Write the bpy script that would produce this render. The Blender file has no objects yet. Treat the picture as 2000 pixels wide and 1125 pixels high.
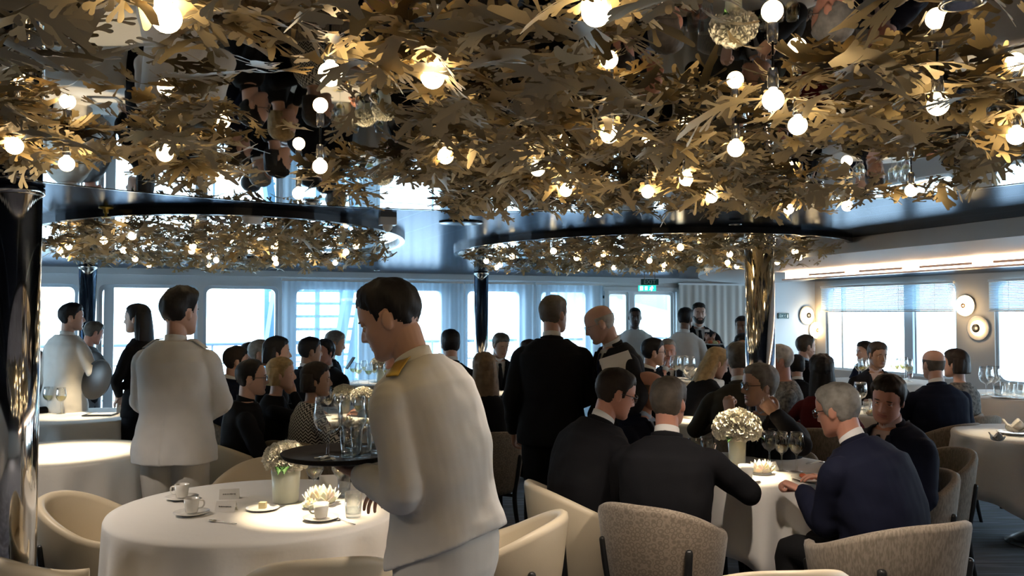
import bpy, bmesh, math, random
import numpy as np
from mathutils import Vector, Matrix, noise
from mathutils.geometry import tessellate_polygon
R = math.radians
PI = math.pi
SC = bpy.context.scene
COL = SC.collection
rng = random.Random(7)

# ------------------------------------------------------------------ camera, world, exposure, daylight
FPX = 1650.0
PITCH = math.atan((612-562.5)/FPX)
CAM = np.array([0, 0, 1.65])
cam = bpy.data.objects.new('camera', bpy.data.cameras.new('camera')); COL.objects.link(cam)
cam.location = CAM; cam.rotation_euler = (PI/2+PITCH, 0, 0)
cam.data.sensor_width = 36; cam.data.lens = 36*FPX/2000; cam.data.clip_start = .05
SC.camera = cam
SC.view_settings.view_transform = 'Standard'; SC.view_settings.look = 'None'
SC.view_settings.exposure = EXPOSURE = 1.15
SC.view_settings.gamma = 1.0; SC.view_settings.use_curve_mapping = False
SC.cycles.use_denoising = True
SC.cycles.max_bounces = 8; SC.cycles.transparent_max_bounces = 16
SC.cycles.glossy_bounces = 4; SC.cycles.diffuse_bounces = 3; SC.cycles.transmission_bounces = 6
SC.cycles.sample_clamp_indirect = 6.0
SC.cycles.caustics_reflective = False; SC.cycles.caustics_refractive = False

w = bpy.data.worlds.new('overcast_sky'); SC.world = w; w.use_nodes = True
nt = w.node_tree; nt.nodes.clear()
wo = nt.nodes.new('ShaderNodeOutputWorld'); bg = nt.nodes.new('ShaderNodeBackground')
tc = nt.nodes.new('ShaderNodeTexCoord'); sx = nt.nodes.new('ShaderNodeSeparateXYZ')
cr_ = nt.nodes.new('ShaderNodeValToRGB'); ma = nt.nodes.new('ShaderNodeMapRange')
ma.inputs[1].default_value = -.25; ma.inputs[2].default_value = .35
e = cr_.color_ramp.elements
e[0].position = 0; e[0].color = (.42, .62, .80, 1); e[1].position = 1; e[1].color = (.62, .82, 1, 1)
x_ = e.new(.405); x_.color = (.62, .80, .93, 1); x_ = e.new(.412); x_.color = (.40, .60, .74, 1)
x_ = e.new(.43); x_.color = (.44, .64, .78, 1); x_ = e.new(.445); x_.color = (.76, .90, 1, 1)
nt.links.new(tc.outputs['Generated'], sx.inputs[0]); nt.links.new(sx.outputs[2], ma.inputs[0])
nt.links.new(ma.outputs[0], cr_.inputs[0]); nt.links.new(cr_.outputs[0], bg.inputs[0])
bg.inputs[1].default_value = WORLD = 5.0
nt.links.new(bg.outputs[0], wo.inputs[0])

# ------------------------------------------------------------------ picture <-> place
def ray(px, py):
    d = np.array([(px-1000)/FPX, math.cos(PITCH)-(562.5-py)/FPX*math.sin(PITCH), math.sin(PITCH)+(562.5-py)/FPX*math.cos(PITCH)])
    return d
def P_y(px, py, y):
    d = ray(px, py); return CAM + d*(y/d[1])
def P_z(px, py, z):
    d = ray(px, py); return CAM + d*((z-1.65)/d[2])
YAW = R(23)
U = np.array([math.cos(YAW), math.sin(YAW), 0]); V_ = np.array([-math.sin(YAW), math.cos(YAW), 0])
BACK0 = np.array([0, 11.163, 0]); RIGHT0 = np.array([4.75, 13.1, 0])
WALLS = {'back': (BACK0, U, V_), 'right': (RIGHT0, -V_, U)}
def P_w(px, py, wall, off=0.0):
    o, d, n = WALLS[wall]; o = o - n*off
    r = ray(px, py); t = (n@(o-CAM))/(n@r)
    return CAM + r*t
def s_w(px, wall, off=0.0):
    o, d, n = WALLS[wall]; return float((P_w(px, 612, wall, off)-(o-n*off))@d)

# ------------------------------------------------------------------ mesh helpers
class MB:
    def __init__(s): s.v = []; s.f = []; s.m = []; s.n = 0
    def add(s, v, f, mi=0):
        v = np.asarray(v, float).reshape(-1, 3); o = s.n
        s.v.append(v); s.n += len(v)
        s.f.extend([tuple(i+o for i in q) for q in f]); s.m.extend([mi]*len(f)); return s
    def verts(s): return np.concatenate(s.v) if s.v else np.zeros((0, 3))
    def data(s, name, mats, smooth=True):
        me = bpy.data.meshes.new(name)
        me.from_pydata(s.verts().tolist(), [], s.f)
        for m in (mats if isinstance(mats, (list, tuple)) else [mats]): me.materials.append(m)
        me.polygons.foreach_set('material_index', s.m)
        if smooth: me.polygons.foreach_set('use_smooth', [True]*len(s.f))
        me.update(); return me
    def build(s, name, mats, parent=None, smooth=True, loc=None):
        return link(name, s.data(name, mats, smooth), parent, loc)
def link(name, data, parent=None, loc=None):
    o = bpy.data.objects.new(name, data); COL.objects.link(o)
    if parent is not None: o.parent = parent
    if loc is not None: o.location = loc
    return o
def tag(o, label=None, cat=None, group=None, kind=None):
    for k, v in (('label', label), ('category', cat), ('group', group), ('kind', kind)):
        if v: o[k] = v
    return o
def thing(name, label, cat, loc=(0, 0, 0), rz=0, group=None):
    o = link(name, None, None, loc); o.rotation_euler = (0, 0, rz); o.empty_display_size = .1
    return tag(o, label, cat, group)
def struct(name, mb, mats, smooth=False):
    return tag(mb.build(name, mats, None, smooth), kind='structure')
KIDS = {}
def copy_tree(o, parent=None):
    c = o.copy(); COL.objects.link(c)
    if parent is not None: c.parent = parent
    for ch in list(o.children): copy_tree(ch, c)
    return c
def loft(rings, cap=True, closed=True):
    rings = np.asarray(rings, float); m, n, _ = rings.shape
    f = []
    for i in range(m-1):
        for j in range(n if closed else n-1):
            k = (j+1) % n
            f.append((i*n+j, i*n+k, (i+1)*n+k, (i+1)*n+j))
    if cap:
        f.append(tuple(range(n-1, -1, -1))); f.append(tuple(range((m-1)*n, m*n)))
    return rings.reshape(-1, 3), f
def box(c, s, rz=0):
    x, y, z = np.array(s)/2.0
    v = np.array([(-x,-y,-z),(x,-y,-z),(x,y,-z),(-x,y,-z),(-x,-y,z),(x,-y,z),(x,y,z),(-x,y,z)])
    if rz: v = v@rotz(rz).T
    return v+np.asarray(c, float), [(0,3,2,1),(4,5,6,7),(0,1,5,4),(1,2,6,5),(2,3,7,6),(3,0,4,7)]
def obox(c, ax, s):
    """box with its own axes (rows of ax)"""
    v, f = box((0,0,0), s); return v@np.asarray(ax)+np.asarray(c, float), f
def rotz(a): return np.array([[math.cos(a),-math.sin(a),0],[math.sin(a),math.cos(a),0],[0,0,1.0]])
def rotx(a): return np.array([[1.0,0,0],[0,math.cos(a),-math.sin(a)],[0,math.sin(a),math.cos(a)]])
def roty(a): return np.array([[math.cos(a),0,math.sin(a)],[0,1.0,0],[-math.sin(a),0,math.cos(a)]])
def lathe(prof, n=28, cap=True, c=(0,0,0)):
    a = np.linspace(0, 2*PI, n, endpoint=False)
    rings = [np.c_[max(r, 1e-5)*np.cos(a), max(r, 1e-5)*np.sin(a), np.full(n, z)] for r, z in prof]
    v, f = loft(rings, cap); return v+np.asarray(c, float), f
def sphere(c, r, nu=16, nv=10):
    r = np.ones(3)*r; t = np.linspace(0, 2*PI, nu, endpoint=False)
    p = np.linspace(.001, PI-.001, nv)
    rings = [np.c_[np.sin(q)*np.cos(t)*r[0], np.sin(q)*np.sin(t)*r[1], np.full(nu, -math.cos(q)*r[2])] for q in p]
    v, f = loft(rings); return v+np.asarray(c, float), f
def catmull(P, sub):
    P = np.asarray(P, float); Q = np.vstack([2*P[0]-P[1], P, 2*P[-1]-P[-2]]); out = []
    for i in range(1, len(Q)-2):
        for t in np.linspace(0, 1, sub, endpoint=False):
            a, b, c, d = Q[i-1:i+3]
            out.append(.5*((2*b)+(c-a)*t+(2*a-5*b+4*c-d)*t*t+(3*b-a-3*c+d)*t**3))
    out.append(Q[-2]); return np.array(out)
def nrm(v):
    v = np.asarray(v, float); return v/max(np.linalg.norm(v), 1e-9)
def tube(pts, rad, n=12, sub=5, up=(0,0,1), flat=1.0, round_ends=True, cap=True):
    """limb: smooth polyline with a radius at every point; flat squashes along the frame normal"""
    pts = np.asarray(pts, float); rad = np.ones(len(pts))*np.asarray(rad, float)
    Q = catmull(np.c_[pts, rad], sub) if sub > 1 else np.c_[pts, rad]
    p, r = Q[:, :3], np.maximum(Q[:, 3], 1e-4)
    if round_ends:
        d0, d1 = nrm(p[0]-p[1]), nrm(p[-1]-p[-2])
        p = np.vstack([p[0]+d0*r[0]*.8, p[0]+d0*r[0]*.5, p, p[-1]+d1*r[-1]*.5, p[-1]+d1*r[-1]*.8])
        r = np.r_[r[0]*.45, r[0]*.84, r, r[-1]*.84, r[-1]*.45]
    T = np.gradient(p, axis=0); a = np.linspace(0, 2*PI, n, endpoint=False); rings = []
    N = None
    for i in range(len(p)):
        t = nrm(T[i])
        if N is None:
            N = np.asarray(up, float)
            if abs(N@t) > .95: N = np.array([0, 1.0, 0]) if abs(t[1]) < .9 else np.array([1.0, 0, 0])
        N = nrm(N-t*(N@t)); B = np.cross(t, N)
        rings.append(p[i]+r[i]*(np.cos(a)[:, None]*B+flat*np.sin(a)[:, None]*N))
    return loft(rings, cap)
def smooth01(t): t = np.clip(t, 0, 1); return t*t*(3-2*t)
_DT = {}
TMPS = bpy.data.scenes.new('workshop')
def remesh(mb, voxel, smooth=3, disp=0, scale=.09):
    me = mb.data('tmp', [], True); o = bpy.data.objects.new('tmp', me); TMPS.collection.objects.link(o)
    m = o.modifiers.new('r', 'REMESH'); m.mode = 'VOXEL'; m.voxel_size = voxel; m.use_smooth_shade = True
    if smooth:
        s = o.modifiers.new('s', 'SMOOTH'); s.iterations = smooth; s.factor = .5
    if disp:
        if scale not in _DT:
            t = bpy.data.textures.new('folds', 'CLOUDS'); t.noise_scale = scale; t.noise_depth = 1; _DT[scale] = t
        d = o.modifiers.new('d', 'DISPLACE'); d.texture = _DT[scale]; d.texture_coords = 'LOCAL'; d.strength = disp; d.mid_level = .5
    vl = TMPS.view_layers[0]; vl.update(); dg = vl.depsgraph
    out = bpy.data.meshes.new_from_object(o.evaluated_get(dg)); out.materials.clear()
    bpy.data.objects.remove(o); bpy.data.meshes.remove(me)
    n = len(out.vertices); v = np.empty(n*3); out.vertices.foreach_get('co', v); v = v.reshape(-1, 3)
    f = np.empty(len(out.polygons)*4, int)
    out.polygons.foreach_get('vertices', f) if len(out.loops) == len(out.polygons)*4 else None
    f = f.reshape(-1, 4); bpy.data.meshes.remove(out)
    r = MB(); r.v = [v]; r.n = n; r.f = [tuple(q) for q in f.tolist()]; r.m = [0]*len(r.f)
    return r

# ------------------------------------------------------------------ materials
def mat(name, color, rough=.6, metal=0, bump=None, var=None, emis=None, estr=0, spec=.5, sheen=0, coat=0, trans=0, bscale=None):
    m = bpy.data.materials.new(name); m.use_nodes = True; t = m.node_tree; b = t.nodes['Principled BSDF']
    I = b.inputs; I['Base Color'].default_value = (*color, 1); I['Roughness'].default_value = rough; I['Metallic'].default_value = metal
    I['Specular IOR Level'].default_value = spec
    if sheen: I['Sheen Weight'].default_value = sheen; I['Sheen Roughness'].default_value = .5
    if coat: I['Coat Weight'].default_value = coat
    if emis: I['Emission Color'].default_value = (*emis, 1); I['Emission Strength'].default_value = estr
    if var or bump:
        tcn = t.nodes.new('ShaderNodeTexCoord')
    if var:
        n = t.nodes.new('ShaderNodeTexNoise'); n.inputs['Scale'].default_value = var[0]; n.inputs['Detail'].default_value = 4
        t.links.new(tcn.outputs['Object'], n.inputs['Vector'])
        r = t.nodes.new('ShaderNodeValToRGB'); r.color_ramp.elements[0].position = .32; r.color_ramp.elements[1].position = .68
        r.color_ramp.elements[0].color = (*var[1], 1); r.color_ramp.elements[1].color = (*color, 1)
        t.links.new(n.outputs[0], r.inputs[0]); t.links.new(r.outputs[0], I['Base Color'])
    if bump:
        n = t.nodes.new('ShaderNodeTexNoise'); n.inputs['Scale'].default_value = bump[0]; n.inputs['Detail'].default_value = 3
        if bscale:
            mp = t.nodes.new('ShaderNodeMapping'); mp.inputs['Scale'].default_value = bscale
            t.links.new(tcn.outputs['Object'], mp.inputs[0]); t.links.new(mp.outputs[0], n.inputs['Vector'])
        else: t.links.new(tcn.outputs['Object'], n.inputs['Vector'])
        bm = t.nodes.new('ShaderNodeBump'); bm.inputs['Strength'].default_value = bump[1]; bm.inputs['Distance'].default_value = bump[2]
        t.links.new(n.outputs[0], bm.inputs['Height']); t.links.new(bm.outputs[0], I['Normal'])
    return m
def nodes(m): return m.node_tree, m.node_tree.nodes['Principled BSDF']
def glass(name, tint=(1, 1, 1), gl=.08, edge=.5, rough=.0):
    m = bpy.data.materials.new(name); m.use_nodes = True; t = m.node_tree; t.nodes.clear()
    o = t.nodes.new('ShaderNodeOutputMaterial'); a = t.nodes.new('ShaderNodeBsdfTransparent'); g = t.nodes.new('ShaderNodeBsdfGlossy')
    a.inputs[0].default_value = (*tint, 1); g.inputs['Roughness'].default_value = rough
    lw = t.nodes.new('ShaderNodeLayerWeight'); lw.inputs[0].default_value = .35
    mr = t.nodes.new('ShaderNodeMapRange'); mr.inputs[3].default_value = gl; mr.inputs[4].default_value = edge
    mx = t.nodes.new('ShaderNodeMixShader')
    t.links.new(lw.outputs['Facing'], mr.inputs[0]); t.links.new(mr.outputs[0], mx.inputs[0])
    t.links.new(a.outputs[0], mx.inputs[1]); t.links.new(g.outputs[0], mx.inputs[2]); t.links.new(mx.outputs[0], o.inputs[0])
    return m
M = {}
M['chrome'] = mat('polished_chrome', (.88, .84, .78), .09, 1)
M['steel'] = mat('brushed_steel', (.62, .62, .62), .22, 1)
M['copper'] = mat('copper', (.42, .22, .14), .3, 1)
M['mirror'] = mat('ceiling_mirror', (.78, .76, .72), .015, 1)
M['wall'] = mat('white_paint', (.74, .76, .76), .5, var=(1.2, (.70, .72, .73)))
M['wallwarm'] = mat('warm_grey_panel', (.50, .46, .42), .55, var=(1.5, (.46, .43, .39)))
M['soffit'] = mat('soffit_paint', (.60, .57, .54), .5)
M['white'] = mat('white_gloss', (.82, .82, .80), .3)
M['frame'] = mat('window_frame_paint', (.62, .70, .76), .35)
M['blackmetal'] = mat('black_metal', (.015, .015, .015), .35)
M['lip'] = mat('black_lacquer', (.012, .012, .014), .2)
M['bulb'] = mat('lit_globe', (1, .9, .7), .3, emis=(1, .74, .40), estr=11)
M['strip'] = mat('lit_strip', (1, .9, .7), .3, emis=(1, .70, .48), estr=8)
M['glowring'] = mat('lit_ring', (1, .9, .7), .3, emis=(1, .66, .30), estr=7)
M['cloth'] = mat('white_linen', (.80, .77, .72), .8, bump=(14, .25, .01), sheen=.2)
M['ceramic'] = mat('white_china', (.84, .82, .77), .18)
M['paper'] = mat('white_card', (.84, .82, .78), .8)
M['glass'] = glass('clear_glass', (.97, .98, .98), .05, .75)
M['pane'] = glass('window_pane', (.93, .97, .99), .03, .35)
M['lens'] = glass('spectacle_lens', (.95, .97, .96), .05, .3)
M['wine'] = glass('white_wine', (.95, .86, .55), .04, .25)
M['frost'] = mat('frosted_green_glass', (.80, .83, .70), .3, spec=.5)
M['petal'] = mat('white_petals', (.90, .87, .78), .7, var=(30, (.86, .82, .70)))
M['leafgreen'] = mat('green_leaf', (.06, .16, .04), .5)
M['tray'] = mat('dark_cork_tray', (.022, .018, .015), .7, spec=.2, bump=(160, .3, .002))
M['black'] = mat('black_plastic', (.012, .012, .013), .4)
M['gold'] = mat('gold_braid', (.55, .38, .08), .35, .8)
M['flame'] = mat('candle_flame', (1, .8, .4), .5, emis=(1, .62, .22), estr=18)
M['food'] = mat('roast_tomato', (.55, .12, .04), .4)
M['food2'] = mat('pale_greens', (.55, .55, .25), .5)
M['butter'] = mat('butter', (.85, .74, .45), .4)
M['eyewhite'] = mat('eye_white', (.62, .58, .54), .25)
M['iris'] = mat('dark_iris', (.03, .018, .012), .15)
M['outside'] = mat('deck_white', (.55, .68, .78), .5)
M['screen'] = mat('backlit_shade_blue', (.13, .26, .36), .5)  # backlit shade of the white outside grille put into the colour
M['hull'] = mat('pale_teal_hull', (.30, .55, .62), .45)
M['rail'] = mat('deck_rail', (.10, .14, .20), .4)

# gold leaf metal: both faces satin
M['leaf'] = mat('gold_leaf_metal', (.60, .46, .24), .45, .12, var=(1.4, (.54, .45, .28)))
# dark polished plank ceiling
m = M['ceil'] = mat('dark_satin_planks', (.30, .33, .36), .2, .9); t, b = nodes(m)
tcn = t.nodes.new('ShaderNodeTexCoord'); mp = t.nodes.new('ShaderNodeMapping'); mp.inputs['Rotation'].default_value = (0, 0, -YAW)
wv = t.nodes.new('ShaderNodeSeparateXYZ'); t.links.new(tcn.outputs['Object'], mp.inputs[0]); t.links.new(mp.outputs[0], wv.inputs[0])
d1 = t.nodes.new('ShaderNodeMath'); d1.operation = 'DIVIDE'; d1.inputs[1].default_value = .24
fr = t.nodes.new('ShaderNodeMath'); fr.operation = 'FRACT'; gt = t.nodes.new('ShaderNodeMath'); gt.operation = 'LESS_THAN'; gt.inputs[1].default_value = .05
t.links.new(wv.outputs[0], d1.inputs[0]); t.links.new(d1.outputs[0], fr.inputs[0]); t.links.new(fr.outputs[0], gt.inputs[0])
mx = t.nodes.new('ShaderNodeMix'); mx.data_type = 'RGBA'; mx.inputs[6].default_value = (.05, .06, .078, 1); mx.inputs[7].default_value = (.20, .25, .30, 1)
t.links.new(gt.outputs[0], mx.inputs[0]); t.links.new(mx.outputs[2], b.inputs['Base Color']); b.inputs['Specular Tint'].default_value = (.16, .20, .26, 1)
# carpet: dark blue with streaks
m = M['carpet'] = mat('navy_streaked_carpet', (.03, .035, .05), .95, sheen=.3); t, b = nodes(m)
tcn = t.nodes.new('ShaderNodeTexCoord'); mp = t.nodes.new('ShaderNodeMapping'); mp.inputs['Rotation'].default_value = (0, 0, -YAW); mp.inputs['Scale'].default_value = (1.2, 14, 1)
n = t.nodes.new('ShaderNodeTexNoise'); n.inputs['Scale'].default_value = 1.6; n.inputs['Detail'].default_value = 3
r = t.nodes.new('ShaderNodeValToRGB'); E_ = r.color_ramp.elements
E_[0].position = .42; E_[0].color = (.012, .014, .022, 1); E_[1].position = .62; E_[1].color = (.10, .11, .14, 1)
q = E_.new(.53); q.color = (.03, .04, .075, 1)
t.links.new(tcn.outputs['Object'], mp.inputs[0]); t.links.new(mp.outputs[0], n.inputs['Vector']); t.links.new(n.outputs[0], r.inputs[0]); t.links.new(r.outputs[0], b.inputs['Base Color'])
# upholstery
M['cream'] = mat('cream_leather', (.66, .56, .40), .45, bump=(220, .15, .002), var=(3, (.62, .53, .38)))
def patterned(name, c1, c2, kind):
    m = mat(name, c1, .85, sheen=.2); t, b = nodes(m)
    tcn = t.nodes.new('ShaderNodeTexCoord')
    if kind == 'rings':
        n = t.nodes.new('ShaderNodeTexVoronoi'); n.inputs['Scale'].default_value = 42; n.inputs['Randomness'].default_value = .5
        src = n.outputs['Distance']
        mm = t.nodes.new('ShaderNodeMath'); mm.operation = 'PINGPONG'; mm.inputs[1].default_value = .22
        t.links.new(tcn.outputs['Object'], n.inputs['Vector']); t.links.new(src, mm.inputs[0]); src = mm.outputs[0]; lo, hi = .04, .2
    else:
        mp = t.nodes.new('ShaderNodeMapping'); mp.inputs['Scale'].default_value = (1, 1, .22)
        n = t.nodes.new('ShaderNodeTexNoise'); n.inputs['Scale'].default_value = 150; n.inputs['Detail'].default_value = 2
        t.links.new(tcn.outputs['Object'], mp.inputs[0]); t.links.new(mp.outputs[0], n.inputs['Vector']); src = n.outputs[0]; lo, hi = .4, .6
    r = t.nodes.new('ShaderNodeValToRGB'); r.color_ramp.elements[0].position = lo; r.color_ramp.elements[1].position = hi
    r.color_ramp.elements[0].color = (*c2, 1); r.color_ramp.elements[1].color = (*c1, 1)
    t.links.new(src, r.inputs[0]); t.links.new(r.outputs[0], b.inputs['Base Color']); return m
M['rings'] = patterned('ring_weave', (.27, .22, .165), (.165, .13, .095), 'rings')
M['lines'] = patterned('line_weave', (.28, .23, .175), (.185, .15, .11), 'lines')
# sheer curtain
def sheer(name, col, op):
    m = bpy.data.materials.new(name); m.use_nodes = True; t = m.node_tree; t.nodes.clear()
    o = t.nodes.new('ShaderNodeOutputMaterial'); a = t.nodes.new('ShaderNodeBsdfTransparent'); d = t.nodes.new('ShaderNodeBsdfDiffuse'); l = t.nodes.new('ShaderNodeBsdfTranslucent')
    d.inputs[0].default_value = (*col, 1); l.inputs[0].default_value = (*col, 1)
    s = t.nodes.new('ShaderNodeMixShader'); s.inputs[0].default_value = .5; lw = t.nodes.new('ShaderNodeLayerWeight'); lw.inputs[0].default_value = .5
    mr = t.nodes.new('ShaderNodeMapRange'); mr.inputs[3].default_value = op; mr.inputs[4].default_value = min(1, op+.5)
    k = t.nodes.new('ShaderNodeMixShader')
    t.links.new(lw.outputs['Facing'], mr.inputs[0]); t.links.new(mr.outputs[0], k.inputs[0])
    t.links.new(d.outputs[0], s.inputs[1]); t.links.new(l.outputs[0], s.inputs[2]); t.links.new(a.outputs[0], k.inputs[1]); t.links.new(s.outputs[0], k.inputs[2]); t.links.new(k.outputs[0], o.inputs[0])
    return m
M['sheer'] = sheer('sheer_voile', (.66, .81, .93), .34)  # white voile with the blue of the daylight put into its colour
M['drape'] = mat('beige_drape', (.56, .53, .48), .85)
NEAR_LEAVES = 1750; FAR_LEAVES = 900; SPOT = 45; FILL = 40
# ------------------------------------------------------------------ room shell
CEIL = 2.15
UMAX = 5.13
RIGHT0 = BACK0+U*UMAX; WALLS['right'] = (RIGHT0, -V_, U)
UMIN = -8.0; DEPTH = 16.5
def plan(u, v, z=0): return BACK0+U*u-V_*v+np.array([0, 0, z])     # u along the back wall, v out into the room
def slab(z0, z1, u0=UMIN, u1=UMAX, v0=0, v1=DEPTH):
    p = [plan(u0, v0), plan(u1, v0), plan(u1, v1), plan(u0, v1)]
    v = [q+np.array([0, 0, z0]) for q in p]+[q+np.array([0, 0, z1]) for q in p]
    return v, [(0,1,2,3),(4,7,6,5),(0,4,5,1),(1,5,6,2),(2,6,7,3),(3,7,4,0)]
struct('floor', MB().add(*slab(-.1, 0, UMIN-.2, UMAX+.2, -.2)), M['carpet'])
struct('ceiling', MB().add(*slab(CEIL, CEIL+.1, UMIN-.2, UMAX+.2, -.2)), M['ceil'])
def rrect(x0, x1, z0, z1, r, k=5):
    out = []
    for cx, cz, a0 in ((x1-r, z0+r, -90), (x1-r, z1-r, 0), (x0+r, z1-r, 90), (x0+r, z0+r, 180)):
        for i in range(k+1):
            a = R(a0+90*i/k); out.append((cx+r*math.cos(a), cz+r*math.sin(a)))
    return out
def wall_mesh(o, d, n, s0, s1, h, holes, th=.16):
    """upright wall with openings: front face at the line o+d*s, thickness along n"""
    loops = [[(s0, 0), (s1, 0), (s1, h), (s0, h)]]+[list(reversed(q)) for q in holes]
    flat = [Vector((x, z, 0)) for L in loops for x, z in L]
    tri = tessellate_polygon([[Vector((x, z, 0)) for x, z in L] for L in loops])
    N = len(flat); mb = MB()
    v = [o+d*q.x+np.array([0, 0, q.y]) for q in flat]
    v = v+[p+n*th for p in v]
    f = [tuple(t) for t in tri]+[tuple(i+N for i in reversed(t)) for t in tri]
    i = 0
    for L in loops:
        k = len(L)
        for j in range(k): a, b = i+j, i+(j+1) % k; f.append((a, b, b+N, a+N))
        i += k
    return mb.add(v, f)
def ring_frame(o, d, n, loop, wid, dep, off):
    """frame bar following a loop in the wall plane, width wid inward, depth dep, starting off behind the face"""
    L = np.array(loop); c = L.mean(0); mb = MB()
    hw = (L.max(0)-L.min(0))/2
    I = c+(L-c)*(1-wid/hw)
    rings = []
    for P, q in ((L, off), (I, off), (I, off+dep), (L, off+dep), (L, off)):
        rings.append([o+d*x+np.array([0, 0, z])+n*q for x, z in P])
    return mb.add(*loft(rings, cap=False))
back_px = [(40, 152), (192, 386), (397, 544), (574, 708), (737, 869), (910, 1021), (1054, 1150)]
doors_px = [(1188, 1229), (1238, 1316)]
oB, dB, nB = WALLS['back']; oR, dR, nR = WALLS['right']
holesB = []
for a, b in back_px: holesB.append((s_w(a, 'back'), s_w(b, 'back'), .45, 1.97, .07))
for a, b in doors_px: holesB.append((s_w(a, 'back'), s_w(b, 'back'), .06, 1.95, .03))
wallB = wall_mesh(oB, dB, nB, UMIN, UMAX, CEIL, [rrect(*h) for h in holesB])
struct('wall_back', wallB, M['wall'])
holesR = [(s_w(1612, 'right'), s_w(1868, 'right'), .80, 2.07, .12), (s_w(1942, 'right'), s_w(1942, 'right')+2.2, .80, 2.07, .12),
          (s_w(1942, 'right')+2.9, s_w(1942, 'right')+5.1, .80, 2.07, .12), (s_w(1942, 'right')+5.8, s_w(1942, 'right')+8.0, .80, 2.07, .12)]
struct('wall_right', wall_mesh(oR, dR, nR, 0, DEPTH, CEIL, [rrect(*h) for h in holesR]), M['wallwarm'])
holesL = [(.8+2.9*i, 3.0+2.9*i, .80, 2.03, .12) for i in range(1)]
struct('wall_left', wall_mesh(plan(UMIN, 0), -V_, -U, 0, DEPTH, CEIL, [rrect(*h) for h in holesL]), M['wallwarm'])
struct('wall_rear', wall_mesh(plan(UMIN, DEPTH), U, -V_, 0, UMAX-UMIN, CEIL, []), M['wall'])
# windows: frame, pane, mullions
wi = 0
def window(o, d, n, h, mull=(), nm=None, col='frame'):
    global wi
    wi += 1
    f = ring_frame(o, d, n, rrect(*h), .035, .08, .03)
    w_ = tag(f.build(nm or 'window_%d' % wi, M[col], None, False), kind='structure')
    p = MB().add(*obox(o+d*(h[0]+h[1])/2+np.array([0, 0, (h[2]+h[3])/2])+n*.07, (d, n, (0, 0, 1)), (h[1]-h[0]-.03, .008, h[3]-h[2]-.03)))
    p.build('pane', M['pane'], w_, False)
    for s, wd in mull:
        MB().add(*obox(o+d*s+np.array([0, 0, (h[2]+h[3])/2])+n*.07, (d, n, (0, 0, 1)), (wd, .07, h[3]-h[2]-.04))).build('mullion', M[col], w_, False)
    return w_
mullB = {1: [(s_w(212, 'back'), .10)], 5: [], 6: [(s_w(1073, 'back'), .07)]}
for i, h in enumerate(holesB[:7]): window(oB, dB, nB, h, mullB.get(i, []))
for i, h in enumerate(holesR):
    s0 = h[0]
    window(oR, dR, nR, h, [(s_w(1641, 'right'), .03), (s_w(1770, 'right'), .14), (s_w(1784, 'right'), .03)] if i == 0 else [(s0+.45, .06), (s0+1.3, .14)])
for h in holesL: window(plan(UMIN, 0), -V_, -U, h, [(h[0]+1.1, .08)])
for i, h in enumerate(holesB[7:]):
    w_ = window(oB, dB, nB, h, [], 'door_%d' % (i+1), 'white')
    MB().add(*obox(oB+dB*(h[0]+.05 if i else h[1]-.05)+np.array([0, 0, 1.0])-nB*.02, (dB, nB, (0, 0, 1)), (.02, .05, .22))).build('door_handle', M['steel'], w_, False)
# door surround and baseboards
s0, s1 = s_w(1182, 'back'), s_w(1322, 'back')
mb = MB()
mb.add(*obox(oB+dB*(s0+s1)/2+np.array([0, 0, 1.99])-nB*.02, (dB, nB, (0, 0, 1)), (s1-s0+.08, .05, .06)))
for s in (s0, s1): mb.add(*obox(oB+dB*s+np.array([0, 0, .98])-nB*.02, (dB, nB, (0, 0, 1)), (.06, .05, 1.96)))
struct('trim_1', mb, M['wall'])
struct('baseboard_back', MB().add(*obox(oB+dB*(UMIN+s0)/2+np.array([0, 0, .05])-nB*.01, (dB, nB, (0, 0, 1)), (s0-UMIN, .02, .1))), M['white'])
struct('baseboard_right', MB().add(*obox(oR+dR*DEPTH/2+np.array([0, 0, .05])-nR*.01, (dR, nR, (0, 0, 1)), (DEPTH, .02, .1))), M['wallwarm'])
# header trim under the ceiling on the window wall
struct('trim_2', MB().add(*obox(oB+dB*(UMIN+s_w(1322, 'back'))/2+np.array([0, 0, 2.115])-nB*.03, (dB, nB, (0, 0, 1)), (s_w(1322, 'back')-UMIN, .06, .07))), M['wall'])

# outside: deck, rail, stair screen, overhead boat deck
def outslab(nm, u0, u1, v0, v1, z0, z1, m):
    struct(nm, MB().add(*slab(z0, z1, u0, u1, v0, v1)), M[m])
outslab('exterior_deck', UMIN-3, UMAX+3, -4.2, -.2, -.12, -.06, 'outside')
mb = MB()
for z, r in ((1.22, .022), (.95, .008), (.72, .008), (.49, .008), (.26, .008)):
    mb.add(*tube([plan(UMIN-2, -2.2, z), plan(UMAX+1, -2.2, z)], r, 8, 1, round_ends=False))
for u in np.arange(UMIN-2, UMAX+1, 1.6): mb.add(*tube([plan(u, -2.2, -.06), plan(u, -2.2, 1.22)], .016, 8, 1, round_ends=False))
struct('exterior_rail', mb, M['rail'], True)
mb = MB(); a, b = s_w(560, 'back')-.1, s_w(715, 'back')+.25
for k in range(11): mb.add(*obox(plan((a+b)/2, -1.1, .25+k*.17), (U, V_, (0, 0, 1)), (b-a, .05, .035)))
for t in np.linspace(0, 1, 5): mb.add(*obox(plan(a+(b-a)*t, -1.1, 1.1), (U, V_, (0, 0, 1)), (.06, .05, 2.2)))
struct('exterior_stair_screen', mb, M['screen'])
mb = MB()
for pa, pb in ((548, 508), (720, 672), (690, 640)):
    A, B = P_w(pa, 520, 'back', -.7), P_w(pb, 800, 'back', -.7)
    mb.add(*tube([A, B], .075, 4, 1, round_ends=False))
struct('exterior_brace', mb, M['screen'])
mb = MB()
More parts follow.
